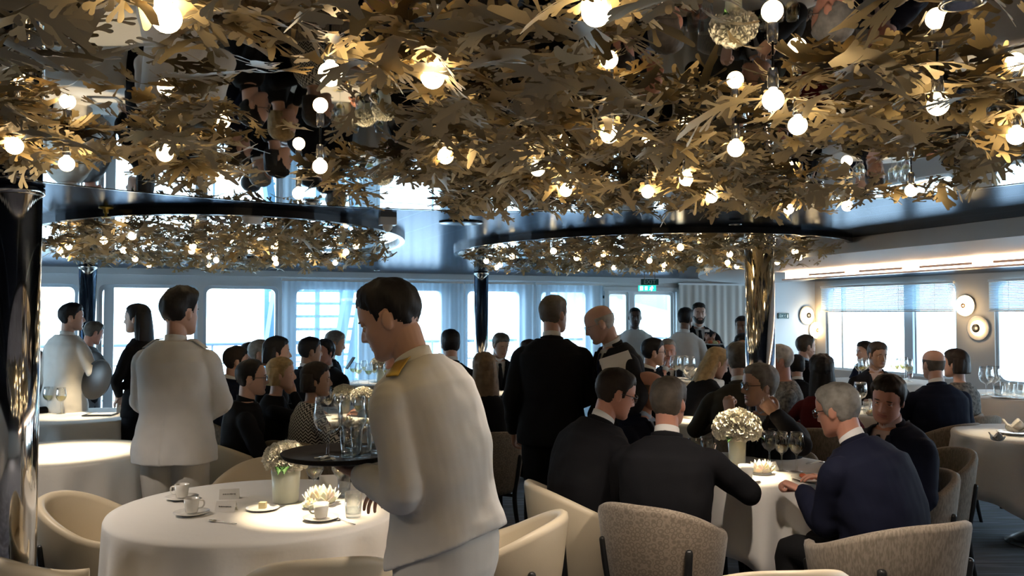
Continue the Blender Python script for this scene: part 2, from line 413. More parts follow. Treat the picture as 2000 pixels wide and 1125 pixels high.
ua, ub = s_w(1180, 'back'), s_w(1345, 'back')+1.5
prof = [(ua-.5, 2.9), (ua-.5, 2.15), (ub, 1.45), (ub, 2.9)]
for v_ in (-1.2, -3.4): pass
A = [plan(u, -1.0, z) for u, z in prof]+[plan(u, -3.6, z) for u, z in prof]
mb.add(A, [(0,1,2,3),(7,6,5,4),(0,4,5,1),(1,5,6,2),(2,6,7,3),(3,7,4,0)])
struct('exterior_boat_hull', mb, M['hull'])

# ------------------------------------------------------------------ soffit and its cove light
pts = [(5.2, -4.0), (3.62, 1.1), (3.05, 2.97), (2.63, 4.34), (1.97, 6.5), (1.93, 7.7), (1.98, 8.9), (2.25, 10.0), (2.65, 10.75), (3.2, 11.15), (3.6, 10.6), (3.45, 9.4), (3.0, 8.25), (2.95, 7.6), (3.55, 5.62), (4.93, 1.1), (6.5, -4.0)]
pc = catmull(np.array(pts), 5)
n_ = len(pc); zz = [2.05, 2.055, CEIL]
flat = [[Vector((x, y, 0)) for x, y in pc]]
tri = tessellate_polygon(flat)
v = [(x, y, 2.05) for x, y in pc]+[(x, y, CEIL-.001) for x, y in pc]
f = [tuple(t) for t in tri]+[(j, (j+1) % n_, (j+1) % n_+n_, j+n_) for j in range(n_)]
struct('trim_3', MB().add(v, f), M['soffit'])
A, B = np.array([2.66, 8.15, 0]), np.array([6.0, -2.93, 0]); L_ = np.linalg.norm(B-A); dl = (B-A)/L_; nl = np.array([-dl[1], dl[0], 0])
cove = thing('cove_light', 'long glowing strip light with copper insets under the white ceiling soffit', 'ceiling light', (A+B)/2+np.array([0, 0, 2.05]))
ax = (dl, nl, (0, 0, 1))
MB().add(*obox((0, 0, -.036), ax, (L_, .05, .066))).build('diffuser', M['strip'], cove, False)
MB().add(*obox((0, 0, -.076), ax, (L_+.06, .085, .014))).build('lip', M['copper'], cove, False)
for k in range(16):
    s = -L_/2+.62+k*.68
    for sg in (1, -1):
        if sg == -1 and k > 20: continue
    MB().add(*obox(dl*s-nl*.0275+np.array([0, 0, -.044]), ax, (.50, .008, .018))).build('inset', M['copper'], cove, False)

# ------------------------------------------------------------------ pillars
for px, py, lab in ((36, 365, 'thick chrome pillar beside the empty round table, cut by the photo edge'), (172, 520, 'slim chrome pillar between the two leftmost windows'),
                    (940, 525, 'chrome pillar in front of the sheer curtains'), (1478, 450, 'chrome pillar standing behind the table of grey-haired men')):
    p = P_z(px, py, CEIL)
    rad = .085
    if px == 1478: p = P_y(1483, 468, 5.75); rad = .098
    if px == 940: p = P_y(940, 525, 10.15)
    if px == 172: p = P_y(172, 520, 8.75)
    t = thing('pillar', lab, 'pillar', (p[0], p[1], 0))
    MB().add(*lathe([(rad, 0), (rad, CEIL)], 48)).build('shaft', M['chrome'], t)
    MB().add(*lathe([(rad+.001, CEIL-.035), (rad+.009, CEIL-.03), (rad+.009, CEIL-.005), (rad+.001, CEIL)], 48)).build('collar', M['chrome'], t)
    MB().add(*lathe([(rad+.001, 0), (rad+.015, .004), (rad+.015, .03), (rad+.001, .035)], 48)).build('base_ring', M['steel'], t)

# ------------------------------------------------------------------ curtains and blinds
def curtain(nm, pa, pb, z0, z1, off, m, label, wave=.13, amp=.035, seed=0):
    a, b = s_w(pa, 'back', off), s_w(pb, 'back', off)
    r_ = random.Random(seed); n = int((b-a)/.018); s = np.linspace(a, b, n)
    ph = np.cumsum([(.018/wave)*2*PI*(.6+.8*r_.random()) for _ in range(n)])
    base = oB-nB*off
    rows = []
    for z in (z1, z1-.1, z1-.5, .5*(z0+z1), z0+.3, z0):
        k = .5+.5*(z1-z)/(z1-z0)
        dy = amp*k*np.sin(ph)+.3*amp*np.sin(ph*.37+z)
        rows.append(base[None]+s[:, None]*dB-dy[:, None]*nB+np.array([0, 0, z]))
    t = thing('curtain', label, 'curtain', base+dB*(a+b)/2)
    off_ = np.array(t.location)
    v, f = loft(np.array(rows)-off_, cap=False, closed=False)
    MB().add(v, f).build('fabric', M[m], t)
    MB().add(*obox((0, 0, z1+.012), (dB, nB, (0, 0, 1)), (b-a, .03, .025))).build('rail', M['white'], t, False)
    return t
for i, (pa, pb, lab) in enumerate(((550, 733, 'sheer white curtain in front of the louvred stair screen'), (736, 905, 'sheer white curtain behind the bowing waiter'),
                        (908, 1042, 'sheer white curtain behind the chrome pillar'), (1046, 1178, 'sheer white curtain next to the glazed door'))):
    curtain('curtain', pa, pb, .04, 2.03, .12, 'sheer', lab, seed=i+1)
    for q in (pa, pb-16) if i else (pa,):
        pass
curtain('curtain', 1326, 1462, .04, 2.06, .10, 'drape', 'opaque beige drape filling the wall beside the glazed door', .12, .012, 9)
def blind(h, label, sl=17, z0=1.70, z1=2.05):
    s0, s1 = h[0]-.02, h[1]+.02; c = oR+dR*(s0+s1)/2-nR*.06
    t = thing('venetian_blind', label, 'blind', c)
    MB().add(*obox((0, 0, z1), (dR, nR, (0, 0, 1)), (s1-s0, .04, .03))).build('headrail', M['white'], t, False)
    mb = MB()
    for k in range(sl):
        z = z0+(z1-.03-z0)*k/(sl-1)
        sa = nrm(nR*.8-np.array([0, 0, .55])); mb.add(*obox((0, 0, z), (dR, sa, np.cross(dR, sa)), (s1-s0, .024, .002)))
    mb.build('slats', M['outside'], t, False)
    MB().add(*obox((0, 0, z0-.02), (dR, nR, (0, 0, 1)), (s1-s0, .03, .018))).build('bottom_rail', M['white'], t, False)
    for q in (.12, .37, .63, .88):
        MB().add(*tube([dR*(s1-s0)*(q-.5)-nR*.016+np.array([0, 0, z1]), dR*(s1-s0)*(q-.5)-nR*.016+np.array([0, 0, z0-.02])], .003, 6, 1, round_ends=False)).build('cord', M['white'], t)
blind(holesR[0], 'half-lowered venetian blind between the two pairs of round wall lamps')
blind(holesR[1], 'half-lowered venetian blind past the dark-rimmed wall lamps, cut by the photo edge')

# ------------------------------------------------------------------ wall lamps, signs, ceiling bits
def basis(n):     # local z = n
    n = nrm(n); x = nrm(np.cross((0, 0, 1), n)); return Matrix(np.c_[x, np.cross(n, x), n].tolist()).to_4x4()
def sconce(px, py, wall, rd, rg, rc, lab, dark):
    nn = -WALLS[wall][2]
    p = P_w(px, py, wall, .0)
    t = thing('wall_lamp', lab, 'wall lamp', p); t.rotation_euler = basis(nn).to_euler()
    MB().add(*lathe([(rd*.5, .0), (rd, .012), (rd, .018), (rd*.96, .02), (rg*.7, .008)], 40)).build('dish', M['wallwarm' if dark else 'soffit'], t)
    MB().add(*lathe([(rg*.4, .02), (rg, .022), (rg*.98, .034), (rg*.4, .036)], 40)).build('lit_ring', M['glowring'], t)
    MB().add(*lathe([(.02, .02), (.02, .05), (rc, .05), (rc, .062), (.001, .064)], 32)).build('cap', M['blackmetal' if dark else 'copper'], t)
    l = bpy.data.lights.new('wall_lamp_light', 'POINT'); l.energy = 1.6; l.color = (1, .72, .4); l.shadow_soft_size = .05
    link('wall_lamp_light', l, t, (0, 0, .1))
g = None
sconce(1575, 616, 'back', .15, .12, .045, 'lit round wall lamp with a dark hub, beside the small green escape sign', True)
sconce(1592, 645, 'back', .13, .125, .03, 'pale lit round wall lamp at the edge of the blinds, below the dark-hubbed one', False)
sconce(1887, 597, 'right', .135, .13, .03, 'pale lit round wall lamp on the post between two window blinds', False)
sconce(1912, 641, 'right', .155, .095, .055, 'wide-dished round wall lamp with a dark hub, on the post between blinds', True)

FONT = None
def text_mesh(s, size, ext=.002):
    cu = bpy.data.curves.new('lettering', 'FONT'); cu.body = s; cu.size = size; cu.extrude = ext; cu.align_x = 'CENTER'; cu.align_y = 'CENTER'
    o = bpy.data.objects.new('lettering', cu); COL.objects.link(o)
    dg = bpy.context.evaluated_depsgraph_get(); me = bpy.data.meshes.new_from_object(o.evaluated_get(dg))
    bpy.data.objects.remove(o); return me
M['signdark'] = mat('sign_dark_green', (.03, .10, .09), .4)
M['signlit'] = mat('sign_lit_green', (.0, .45, .25), .4, emis=(.02, .75, .42), estr=.9)
M['signwhite'] = mat('sign_lit_white', (.9, 1, .95), .4, emis=(.85, 1, .93), estr=1.6)
M['signgrey'] = mat('sign_lettering', (.55, .66, .62), .5)
nb = -nB
def face_cam_basis(n): return basis(n).to_euler()
p = P_y(1269, 551, 10.6)
t = thing('exit_sign', 'dark green EXIT sign hung from the ceiling over the glazed door', 'sign', p); t.rotation_euler = face_cam_basis((-.12, -1, 0))
k = 10.6/FPX
MB().add(*box((0, 0, 0), (34*k, 12*k, .02))).build('board', M['signdark'], t, False)
o = link('lettering', text_mesh('EXIT', 11.5*k), t, (0, 0, .011)); o.data.materials.append(M['signgrey'])
MB().add(*box((-10*k, 6*k+.03, 0), (.008, .09, .008))).add(*box((10*k, 6*k+.03, 0), (.008, .09, .008))).build('hanger', M['steel'], t, False)
p = P_y(1264, 563, 10.6)
t = thing('escape_sign', 'lit green and white escape pictogram under the EXIT sign', 'sign', p); t.rotation_euler = face_cam_basis((-.12, -1, 0))
MB().add(*box((0, 0, 0), (34*k, 11*k, .03))).build('board', M['signlit'], t, False)
mb = MB()
mb.add(*box((-11*k, 0, .016), (6*k, 8*k, .004))).add(*box((-2*k, 0, .016), (5*k, 7*k, .004)))       # door leaf, door
mb.add(*sphere((9.5*k, 3*k, .016), 1.6*k, 10, 6)).add(*tube([(8.5*k, 1.5*k, .016), (7.5*k, -1*k, .016), (9.5*k, -2.5*k, .016), (8*k, -4.5*k, .016)], .9*k, 6, 3))
mb.add(*tube([(7.5*k, -1*k, .016), (5*k, -2.5*k, .016)], .9*k, 6, 1)).add(*tube([(8.5*k, 1.2*k, .016), (11.5*k, .2*k, .016)], .7*k, 6, 1)).add(*tube([(8.3*k, 1.2*k, .016), (5.5*k, 1*k, .016)], .7*k, 6, 1))
mb.build('pictogram', M['signwhite'], t)
p = P_w(1530, 617, 'back', .012)
t = thing('escape_sign', 'small green escape route sign on the grey wall beside the chrome pillar', 'sign', p); t.rotation_euler = basis(-nB).to_euler()
k = np.linalg.norm(p)/FPX
MB().add(*box((0, 0, 0), (24*k, 10*k, .02))).build('board', M['signdark'], t, False)
mb = MB().add(*box((-6*k, 0, .011), (7*k, 1.6*k, .004))).add([(-11*k, 0, .012), (-7*k, 3*k, .012), (-7*k, -3*k, .012)], [(0, 2, 1)])
mb.add(*sphere((2.6*k, 2.6*k, .01), 1.2*k, 8, 6)).add(*tube([(2*k, 1.4*k, .011), (1.2*k, -1*k, .011), (2.8*k, -3.6*k, .011)], .8*k, 6, 2)).add(*tube([(-1*k, 1*k, .011), (3.4*k, .2*k, .011)], .6*k, 6, 1)).add(*box((7.5*k, 0, .011), (4*k, 7*k, .004)))
mb.build('pictogram', M['signgrey'], t)
p = P_w(1178, 580, 'back', .01)
t = thing('thermostat', 'small white wall control with a dark dial beside the glazed door', 'thermostat', p); t.rotation_euler = basis(-nB).to_euler(); k = np.linalg.norm(p)/FPX
MB().add(*box((0, 0, 0), (10*k, 10*k, .02))).build('plate', M['white'], t, False)
MB().add(*lathe([(2.8*k, .01), (2.8*k, .02), (2.2*k, .022)], 16)).build('dial', M['black'], t)
p = P_z(493, 412, CEIL)
t = thing('ceiling_speaker', 'white bell-shaped speaker on the dark plank ceiling', 'speaker', p)
MB().add(*lathe([(.03, 0), (.075, -.002), (.078, -.008), (.055, -.025), (.044, -.05), (.042, -.062), (.001, -.064)], 32)).build('bell', M['white'], t)
p = P_z(207, 404, CEIL)
t = thing('sprinkler', 'small brass sprinkler head on the dark plank ceiling', 'sprinkler', p)
MB().add(*lathe([(.032, 0), (.032, -.008), (.012, -.012), (.012, -.03)], 20)).build('rosette', M['gold'], t)
MB().add(*lathe([(.006, -.03), (.006, -.045), (.022, -.047), (.022, -.05)], 16)).build('deflector', M['gold'], t)
p = P_z(757, 425, CEIL)
t = thing('ceiling_camera', 'small white camera box on the ceiling beside the leaf ring', 'camera', p)
MB().add(*box((0, 0, -.02), (.085, .07, .04), .3)).build('housing', M['white'], t, False)
MB().add(*lathe([(.026, -.04), (.026, -.055), (.012, -.072), (.001, -.076)], 20)).build('lens_dome', M['white'], t)
p = P_z(900, 434, CEIL)
t = thing('ceiling_speaker', 'flat dark round grille set in the plank ceiling between leaf rings', 'speaker', p)
MB().add(*lathe([(.12, 0), (.12, -.006), (.11, -.008), (.001, -.009)], 32)).build('grille', M['lip'], t)
# ------------------------------------------------------------------ leaf ceilings
def strip(C, Wd):
    """flat rounded ribbon along the 2D curve C with half-widths Wd"""
    C = np.asarray(C); T = np.gradient(C, axis=0); T /= np.linalg.norm(T, axis=1)[:, None]; N = np.c_[-T[:, 1], T[:, 0]]
    n = len(C); v = np.concatenate([C-N*Wd[:, None], C, C+N*Wd[:, None]])
    f = []
    for i in range(n-1): f += [(i, i+1, n+i+1, n+i), (n+i, n+i+1, 2*n+i+1, 2*n+i)]
    k = len(v); w = Wd[-1]; e = C[-1]
    cap = [e+w*(T[-1]*math.sin(a)-N[-1]*math.cos(a)) for a in np.linspace(0, PI, 7)[1:-1]]
    v = np.vstack([v, cap]); f.append(tuple([2*n-1]+[n-1]+[k+q for q in range(5)]+[3*n-1]))
    return v, f
def leaf_shape(r_):
    """flat seaweed-like leaf, length 1 along x: a stem ribbon and forked side fingers with rounded ends"""
    vs, fs, k = [], [], 0
    def add(v, f):
        nonlocal k
        vs.append(v); fs.extend([tuple(i+k for i in q) for q in f]); k += len(v)
    t = np.linspace(0, 1, 9); c = r_.uniform(-.15, .15)
    sp = np.c_[t, c*np.sin(t*PI)]
    body = r_.uniform(.036, .062)
    add(*strip(sp, body*(.25+1.1*np.sin(PI*np.clip(t*.95+.03, 0, 1))**.8)+.012))
    nl = r_.choice((3, 4, 4)); s = .14
    for i in range(nl):
        for sg in (1, -1):
            q = min(.92, s+r_.uniform(-.04, .06)); b = np.array([q, c*math.sin(q*PI)]); out = r_.uniform(.26, .44)*(1-.35*abs((i+.8)/nl-.5)*2)
            a0 = R(r_.uniform(40, 70)); a1 = a0-R(r_.uniform(5, 40)); w0, w1 = r_.uniform(.034, .050), r_.uniform(.030, .046)
            u = np.linspace(0, 1, 6); an = a0+(a1-a0)*u
            stp = np.c_[np.cos(an), sg*np.sin(an)]*out/5; C = b+np.vstack([[0, 0], np.cumsum(stp[1:], 0)])
            Wd = w0+(w1-w0)*u-.020*np.sin(u*PI); add(*strip(C, Wd))
            if r_.random() < .8:
                m_ = C[3]; a2 = an[3]+R(r_.choice((-1, 1))*r_.uniform(32, 50)); st = np.array([math.cos(a2), sg*math.sin(a2)])*out*r_.uniform(.35, .5)
                add(*strip(np.array([m_+st*x for x in (0, .33, .66, 1)]), np.array([.032, .024, .026, .032])))
        s += .72/nl
    return np.concatenate(vs), fs
LEAF = []
lr = random.Random(5)
for _ in range(10): LEAF.append(leaf_shape(lr))
def bend(P, k, r_):
    x, y = P[:, 0]-.4, P[:, 1]
    a, b, c = r_.uniform(-.7, .3), r_.uniform(-1.2, .8), r_.uniform(-.8, .8)
    return np.c_[x, y, a*x*x+b*y*y*1.2+c*x*y]
LEAFME = []
for k, (P, tri) in enumerate(LEAF):
    v = bend(P, 0, lr); MBx = MB().add(v, tri)
    LEAFME.append((MBx.data('leaf', M['leaf'], True), v, tri))
def leaf_tf(p, r_):
    L = r_.uniform(.09, .175); A = rotz(r_.uniform(0, 2*PI))@rotx(R(r_.gauss(0, 20)))@roty(R(r_.gauss(0, 17)))
    return np.asarray(p), A, L
BULB = MB().add(*sphere((0, 0, 0), .0205, 20, 14)).data('light_bulb', M['bulb'])
WIRE = MB().add(*tube([(0, 0, .05), (0, 0, .084)], .0025, 6, 1, round_ends=False)).data('wire', M['blackmetal'])
SOCK = MB().add(*lathe([(.009, .06), (.011, .045), (.011, .024), (.008, .02)], 14)).data('socket', M['steel'])
def chandelier(lab, cx, cy, A_, B_, zlip, pts_leaf, bulbs, seed, lipw=.02):
    r_ = random.Random(seed)
    t = thing('leaf_chandelier', lab, 'chandelier', (cx, cy, CEIL), YAW, 'leaf ceilings')
    def ell(sc, z): 
        a = np.linspace(0, 2*PI, 96, endpoint=False); return np.c_[np.cos(a)*A_*sc, np.sin(a)*B_*sc, np.full(96, z)]
    MB().add(*loft([ell(1, -.001), ell(1, -.010)])).build('mirror_panel', M['mirror'], t, False)
    k = lipw/A_
    v, f = loft([ell(1, 0), ell(1+k, 0), ell(1+k, zlip), ell(1, zlip), ell(1, 0)], cap=False)
    MB().add(v, f).build('rim', M['lip'], t, False)
    Rz = rotz(-YAW); o0 = np.array([cx, cy, CEIL])
    bl = [Rz@(np.asarray(b)-o0) for b in bulbs]
    loc = []
    for p in pts_leaf:
        q = Rz@(np.asarray(p)-o0)
        if min((np.linalg.norm(q[:2]-b[:2]) for b in bl), default=9) < .016: continue
        loc.append((np.linalg.norm(np.asarray(p)-CAM)+(3 if np.asarray(p)[1] < .9 else 0), q))
    loc.sort(key=lambda z: z[0])
    mb = MB()
    for i, (_, q) in enumerate(loc):
        p, Am, L = leaf_tf(q, r_); me, v, tri = r_.choice(LEAFME)
        if i < 100:
            o = link('leaf', me, t); Mx = Matrix((Am*L).tolist()).to_4x4(); Mx.translation = Vector(p); o.matrix_local = Mx
        else: mb.add(v@(Am*L).T+p, tri)
    tag(mb.build('foliage', M['leaf'], t, True), kind='stuff')
    for b in bl:
        o = link('light_bulb', BULB, t, b); s = link('socket', SOCK, o)
        link('wire', WIRE, o)
    return t
def proj(P):
    d = np.asarray(P)-CAM; c, s = math.cos(PITCH), math.sin(PITCH)
    fw = d[1]*c+d[2]*s; up = -d[1]*s+d[2]*c
    return 1000+FPX*d[0]/fw, 562.5-FPX*up/fw
GAPS = [((195, 195), (125, 62)), ((610, 255), (180, 72)), ((480, 175), (70, 30)), ((1400, 105), (180, 62)), ((1500, 45), (95, 75)), ((1640, 30), (120, 45)), ((1680, 322), (190, 30)), ((790, 372), (55, 20)), ((1900, 60), (120, 55)), ((1240, 325), (70, 12)), ((270, 130), (50, 18))]
EDGE = [(-400, 300), (0, 328), (200, 340), (400, 364), (600, 382), (740, 402), (800, 390), (860, 408), (1000, 416), (1100, 415), (1300, 414), (1500, 418), (1650, 408), (1800, 388), (1900, 360), (1960, 328), (2100, 250), (2500, 200)]
ex, ey = np.array(EDGE).T
lr2 = random.Random(11); near = []
while len(near) < NEAR_LEAVES:
    x = lr2.uniform(-2.9, 2.9); y = lr2.uniform(.85, 4.2)
    if len(near) > NEAR_LEAVES*.8:      # a denser garland along the far edge
        ex_ = lr2.uniform(-200, 2000); p_ = P_z(ex_, np.interp(ex_, ex, ey)-lr2.uniform(0, 55), 2.06); x, y = p_[0], p_[1]
    z_ = 0; z = lr2.uniform(2.05, 2.13)
    px, py = proj((x, y, z)); _, pyc = proj((x, y, 2.06))
    if y > .9 and pyc > np.interp(px, ex, ey): continue
    if not -700 < px < 2700: continue
    rp = .055*FPX/math.hypot(x, y); qx, qy = proj((x, y, 2*2.14-z))
    g = min(((px-a)/(c+rp*.85))**2+((py-b)/(d+rp*.34))**2 for (a, b), (c, d) in GAPS)
    g2 = min(((qx-a)/(c*.8))**2+((qy-b)/(d*.8))**2 for (a, b), (c, d) in GAPS)
    if (g < 1 and lr2.random() < .985) or (g2 < 1 and lr2.random() < .85): continue
    near.append((x, y, z))
NB = [(325, 35), (1165, 22), (645, 145), (845, 150), (1510, 195), (28, 285), (130, 320), (322, 300), (435, 347), (583, 378), (870, 305), (1190, 262), (1050, 330), (1437, 290), (1558, 245), (1832, 205), (1985, 265), (1340, 350), (1265, 375), (1780, 372), (1655, 402), (1540, 408), (1168, 415), (625, 325), (1105, 372), (1390, 385)]
nb_ = [P_z(x, y, 2.055) for x, y in NB]
for x, y in ((-1.2, .7), (.3, .6), (1.1, .8), (-.4, .3), (1.9, .6)): nb_.append(np.array([x, y, 2.05]))
chandelier('vast overhead canopy of gold leaves and globe bulbs, before the two leaf rings', 0, 2.0, 2.25, 2.02, -.012, near, nb_, 1)
def oval(cx, cy, A_, B_, n, nb, seed, gaps=()):
    r_ = random.Random(seed); pts = []; bs = []
    while len(pts) < n:
        a, q = r_.uniform(0, 2*PI), math.sqrt(r_.random())*.97
        u_, v_ = q*A_*math.cos(a), q*B_*math.sin(a)
        if any(((u_-g[0])/g[2])**2+((v_-g[1])/g[3])**2 < 1 for g in gaps) and r_.random() < .85: continue
        pts.append(np.array([cx, cy, 0])+U*u_+V_*v_+np.array([0, 0, r_.uniform(2.03, 2.125)]))
    while len(bs) < nb:
        a, q = r_.uniform(0, 2*PI), math.sqrt(r_.random())*.92
        p = np.array([cx, cy, 2.05])+U*q*A_*math.cos(a)+V_*q*B_*math.sin(a)
        if all(np.linalg.norm(p-b) > .36 for b in bs): bs.append(p)
    return pts, bs
pl, bl_ = oval(-2.0, 5.8, 1.15, 1.9, FAR_LEAVES, 22, 3, [(.2, .3, .5, .35), (-.6, -.8, .3, .3), (.7, -.9, .25, .35)])
chandelier('oval ring of gold leaves and bulbs over the white-uniformed waiters', -2.0, 5.8, 1.15, 1.9, -.035, pl, bl_, 4, .03)
pl, bl_ = oval(.97, 6.5, 1.35, 1.65, FAR_LEAVES, 22, 5, [(.95, -.75, .34, .62), (-.9, .5, .3, .4)])
chandelier('oval ring of gold leaves and bulbs in front of the EXIT sign', .97, 6.5, 1.35, 1.65, -.035, pl, bl_, 6, .03)
# ------------------------------------------------------------------ tables and cloths
TOP = .78
def table(cx, cy, r, lab, clab, half=None, rz=.4, seed=0, TOP=TOP, cone=False):
    """pedestal table and the square linen cloth lying on it"""
    t = thing('round_table', lab, 'table', (cx, cy, 0), rz)
    MB().add(*lathe([(r-.03, TOP-.03), (r-.01, TOP-.025), (r-.01, TOP-.008), (r-.02, TOP-.005)], 48)).build('tabletop', M['blackmetal'], t)
    MB().add(*lathe([(.045, .03), (.045, TOP-.03)], 24)).build('column', M['blackmetal'], t)
    if cone: MB().add(*lathe([(.25, 0), (.25, .006), (.20, .03), (.12, .075), (.05, .14), (.046, .15)], 40)).build('foot', M['steel'], t)
    for k in range(0 if cone else 4):
        a = PI/4+k*PI/2
        MB().add(*tube([(.03*math.cos(a), .03*math.sin(a), .06), (.36*math.cos(a), .36*math.sin(a), .02)], [.03, .02], 10, 2)).build('foot', M['blackmetal'], t)
    half = half or r+.30
    r_ = random.Random(seed); n = 144; a = np.linspace(0, 2*PI, n, endpoint=False)
    ph = [r_.uniform(0, 6.28) for _ in range(4)]
    L = half/np.maximum(abs(np.cos(a)), abs(np.sin(a)))**(.8) - r
    L = np.clip(L, .2, .70)
    fold = .5*np.sin(a*9+ph[0]+.8*np.sin(a*3+ph[1]))+.35*np.sin(a*17+ph[2])+.25*np.sin(a*6+ph[3])
    corner = smooth01((L-.3)/.3)
    rings = []
    for q in (.02, .4, .8, .94): rings.append(np.c_[np.cos(a)*r*q, np.sin(a)*r*q, np.full(n, TOP+.003+.0008*np.sin(a*5+q*9))])
    rings.append(np.c_[np.cos(a)*r, np.sin(a)*r, np.full(n, TOP)])
    rings.append(np.c_[np.cos(a)*(r+.006), np.sin(a)*(r+.006), np.full(n, TOP-.012)])
    for q in (.08, .2, .4, .6, .8, 1.0):
        rr = r+.006+.015*q+q**.65*(.046+.05*corner)*fold
        rings.append(np.c_[np.cos(a)*rr, np.sin(a)*rr, TOP-.012-L*q])
    c = MB().add(*loft(np.array(rings)[::-1], cap=False)).add(rings[0], [tuple(range(n))])
    o = c.build('tablecloth', M['cloth'], None, True, (cx, cy, 0)); o.rotation_euler = (0, 0, rz)
    s = o.modifiers.new('s', 'SOLIDIFY'); s.thickness = .003; s.offset = -1
    tag(o, clab, 'tablecloth')
    return o
TB = {}
def tbl(key, px, py, r, lab, clab, **k):
    d = k.pop('depth', None)
    p = P_y(px, py, d) if d else P_z(px, py, TOP)
    TB[key] = (p[0], p[1], r, p[2]); table(p[0], p[1], r, lab, clab, seed=len(TB), TOP=p[2], **k)
tbl('front', 508, 990, .635, 'round table under the front waiter, laid with cups and place cards', 'white cloth on the front table with cups and place cards', half=.98, rz=.5)
tbl('empty', 112, 884, .56, 'bare round table behind the thick chrome pillar', 'white cloth on the bare table with a bright pool of light', half=.95, rz=.75)
tbl('menu', 152, 812, .62, 'round table carrying two wine glasses and a menu tablet', 'white cloth on the table with the menu tablet', half=.98, rz=.2)
tbl('men', 1468, 912, .51, 'round table where the grey-haired men sit', 'white cloth on the table of the grey-haired men', half=.86, rz=.9)
tbl('mid', 1375, 822, .36, 'small round table behind the hydrangea of the men', 'white cloth on the small bright table behind the hydrangea', half=.7)
tbl('hydra', 676, 806, .56, 'large round table with three hydrangeas', 'white cloth under the three hydrangeas', half=.95)
tbl('window', 735, 747, .45, 'round table by the sheer curtains', 'white cloth on the table by the sheer curtains', half=.85, depth=9.5)
tbl('back', 1012, 768, .32, 'small round table behind the standing man in black', 'white cloth on the small table behind the standing man in black', half=.65, depth=8.6)
tbl('couple', 1690, 803, .5, 'round table beyond the dark-haired ruddy man', 'white cloth on the table beyond the dark-haired ruddy man', half=.95)
tbl('blinds', 1720, 744, .55, 'round table under the venetian blinds', 'white cloth on the table under the venetian blinds', half=.95, depth=9.1)
tbl('cards', 1343, 742, .33, 'round table of the ruddy man facing the room', 'white cloth on the table of the ruddy man facing the room', half=.75, depth=7.95)
tbl('edge', 2035, 848, .58, 'round table on a chrome cone foot, cut by the photo edge', 'white cloth on the table cut by the photo edge', half=.98, rz=.3, cone=True)
tbl('far_edge', 1990, 772, .62, 'round table with two tall glasses under the far blind', 'white cloth on the table under the far blind', half=.95, depth=8.0)

# ------------------------------------------------------------------ tub chairs
def chair_meshes(out, rx=.30, hb=.80):
    ph = np.linspace(R(-128), R(128), 49); rings = []
    for p in ph:
        q = abs(p)/R(128)
        top = hb-.17*smooth01(q*1.05)**1.4
        bot = .33+.03*q
        prof = []
        for z, off in ((bot, -.004), (bot+.04, .0), ((bot+top)/2, .0), (top-.03, .0), (top-.008, -.006), (top, -.022), (top-.008, -.040), (top-.03, -.046), ((bot+top)/2, -.046), (bot+.05, -.046), (bot, -.040)):
            k = (z-.33)/(hb-.33)
            rad = .235+(rx-.235)*max(k, 0)**.75+off
            fw = .02+.04*q
            prof.append((rad*math.sin(p), -rad*math.cos(p)*(1.0 if abs(p) < PI/2 else 1.05)+.0, z))
        rings.append(prof)
    v, f = loft(rings)
    shell = MB().add(v, f).data('backrest', M[out], True)
    a = np.linspace(0, 2*PI, 40, endpoint=False)
    def se(r, z): 
        return np.c_[np.sign(np.cos(a))*abs(np.cos(a))**.8*r, np.sign(np.sin(a))*abs(np.sin(a))**.8*r+.015, np.full(40, z)]
    seat = MB().add(*loft([se(.20, .345), se(.228, .36), se(.232, .42), se(.222, .452), se(.19, .466), se(.1, .47)])).data('seat', M['cream'], True)
    legs = []
    for an in (45, -45, 135, -135):
        p = R(an); d = np.array([math.sin(p), -math.cos(p), 0])
        def on(z): 
            k = max((z-.33)/(hb-.33), 0); return d*(.235+(rx-.235)*k**.75+.004)
        zt = .60 if abs(an) < 90 else .52
        legs.append(MB().add(*tube([d*.285, d*.25+np.array([0, 0, .2]), d*.243+np.array([0, 0, .34]), on((zt+.34)/2)+np.array([0, 0, (zt+.34)/2]), on(zt)+np.array([0, 0, zt])], [.012, .016, .017, .017, .016], 12, 4, up=d)).data('leg', M['blackmetal'], True))
    brace = MB().add(*tube([(.17, .17, .31), (-.17, -.17, .31)], .012, 8, 1)).add(*tube([(-.17, .17, .31), (.17, -.17, .31)], .012, 8, 1)).data('cross_brace', M['blackmetal'], True)
    return shell, seat, legs, brace
CH = {k: chair_meshes(k) for k in ('cream', 'rings', 'lines')}
def chair(x, y, yaw, kind, lab, s=1.0):
    t = thing('tub_chair', lab, 'chair', (x, y, 0), R(yaw), 'tub chairs'); t.scale = (s, s, 1)
    sh, se, legs, br = CH[kind]
    link('backrest', sh, t); link('seat', se, t); link('cross_brace', br, t)
    for l in legs: link('leg', l, t)
    return t
# chairs nobody sits on in the photo
chair(-1.92, 4.02, -88, 'cream', 'cream tub chair at the front table, beside the bare white table')
chair(-1.44, 4.78, 172, 'cream', 'cream tub chair across the front table, behind the cup and place cards')
chair(-1.60, 3.17, -30, 'cream', 'cream tub chair of which only a rim shows, below the empty cream chair')
chair(-.72, 3.23, 14, 'cream', 'cream tub chair with its rim in front of the tablecloth, beside the waiter')
chair(-.07, 3.68, 75, 'cream', 'cream tub chair right behind the bowing waiter at the front table', 1.06)
chair(.92, 3.10, 5, 'cream', 'cream chair rim between the two woven-backed chairs at the photo edge')
chair(2.60, 5.35, 95, 'lines', 'dark woven tub chair behind the chair of the ruddy dark-haired man')
chair(3.75, 7.35, 60, 'lines', 'woven tub chair with a cushion beside the edge table')
chair(1.62, 7.45, 150, 'lines', 'grey tub chair behind the small bright table')

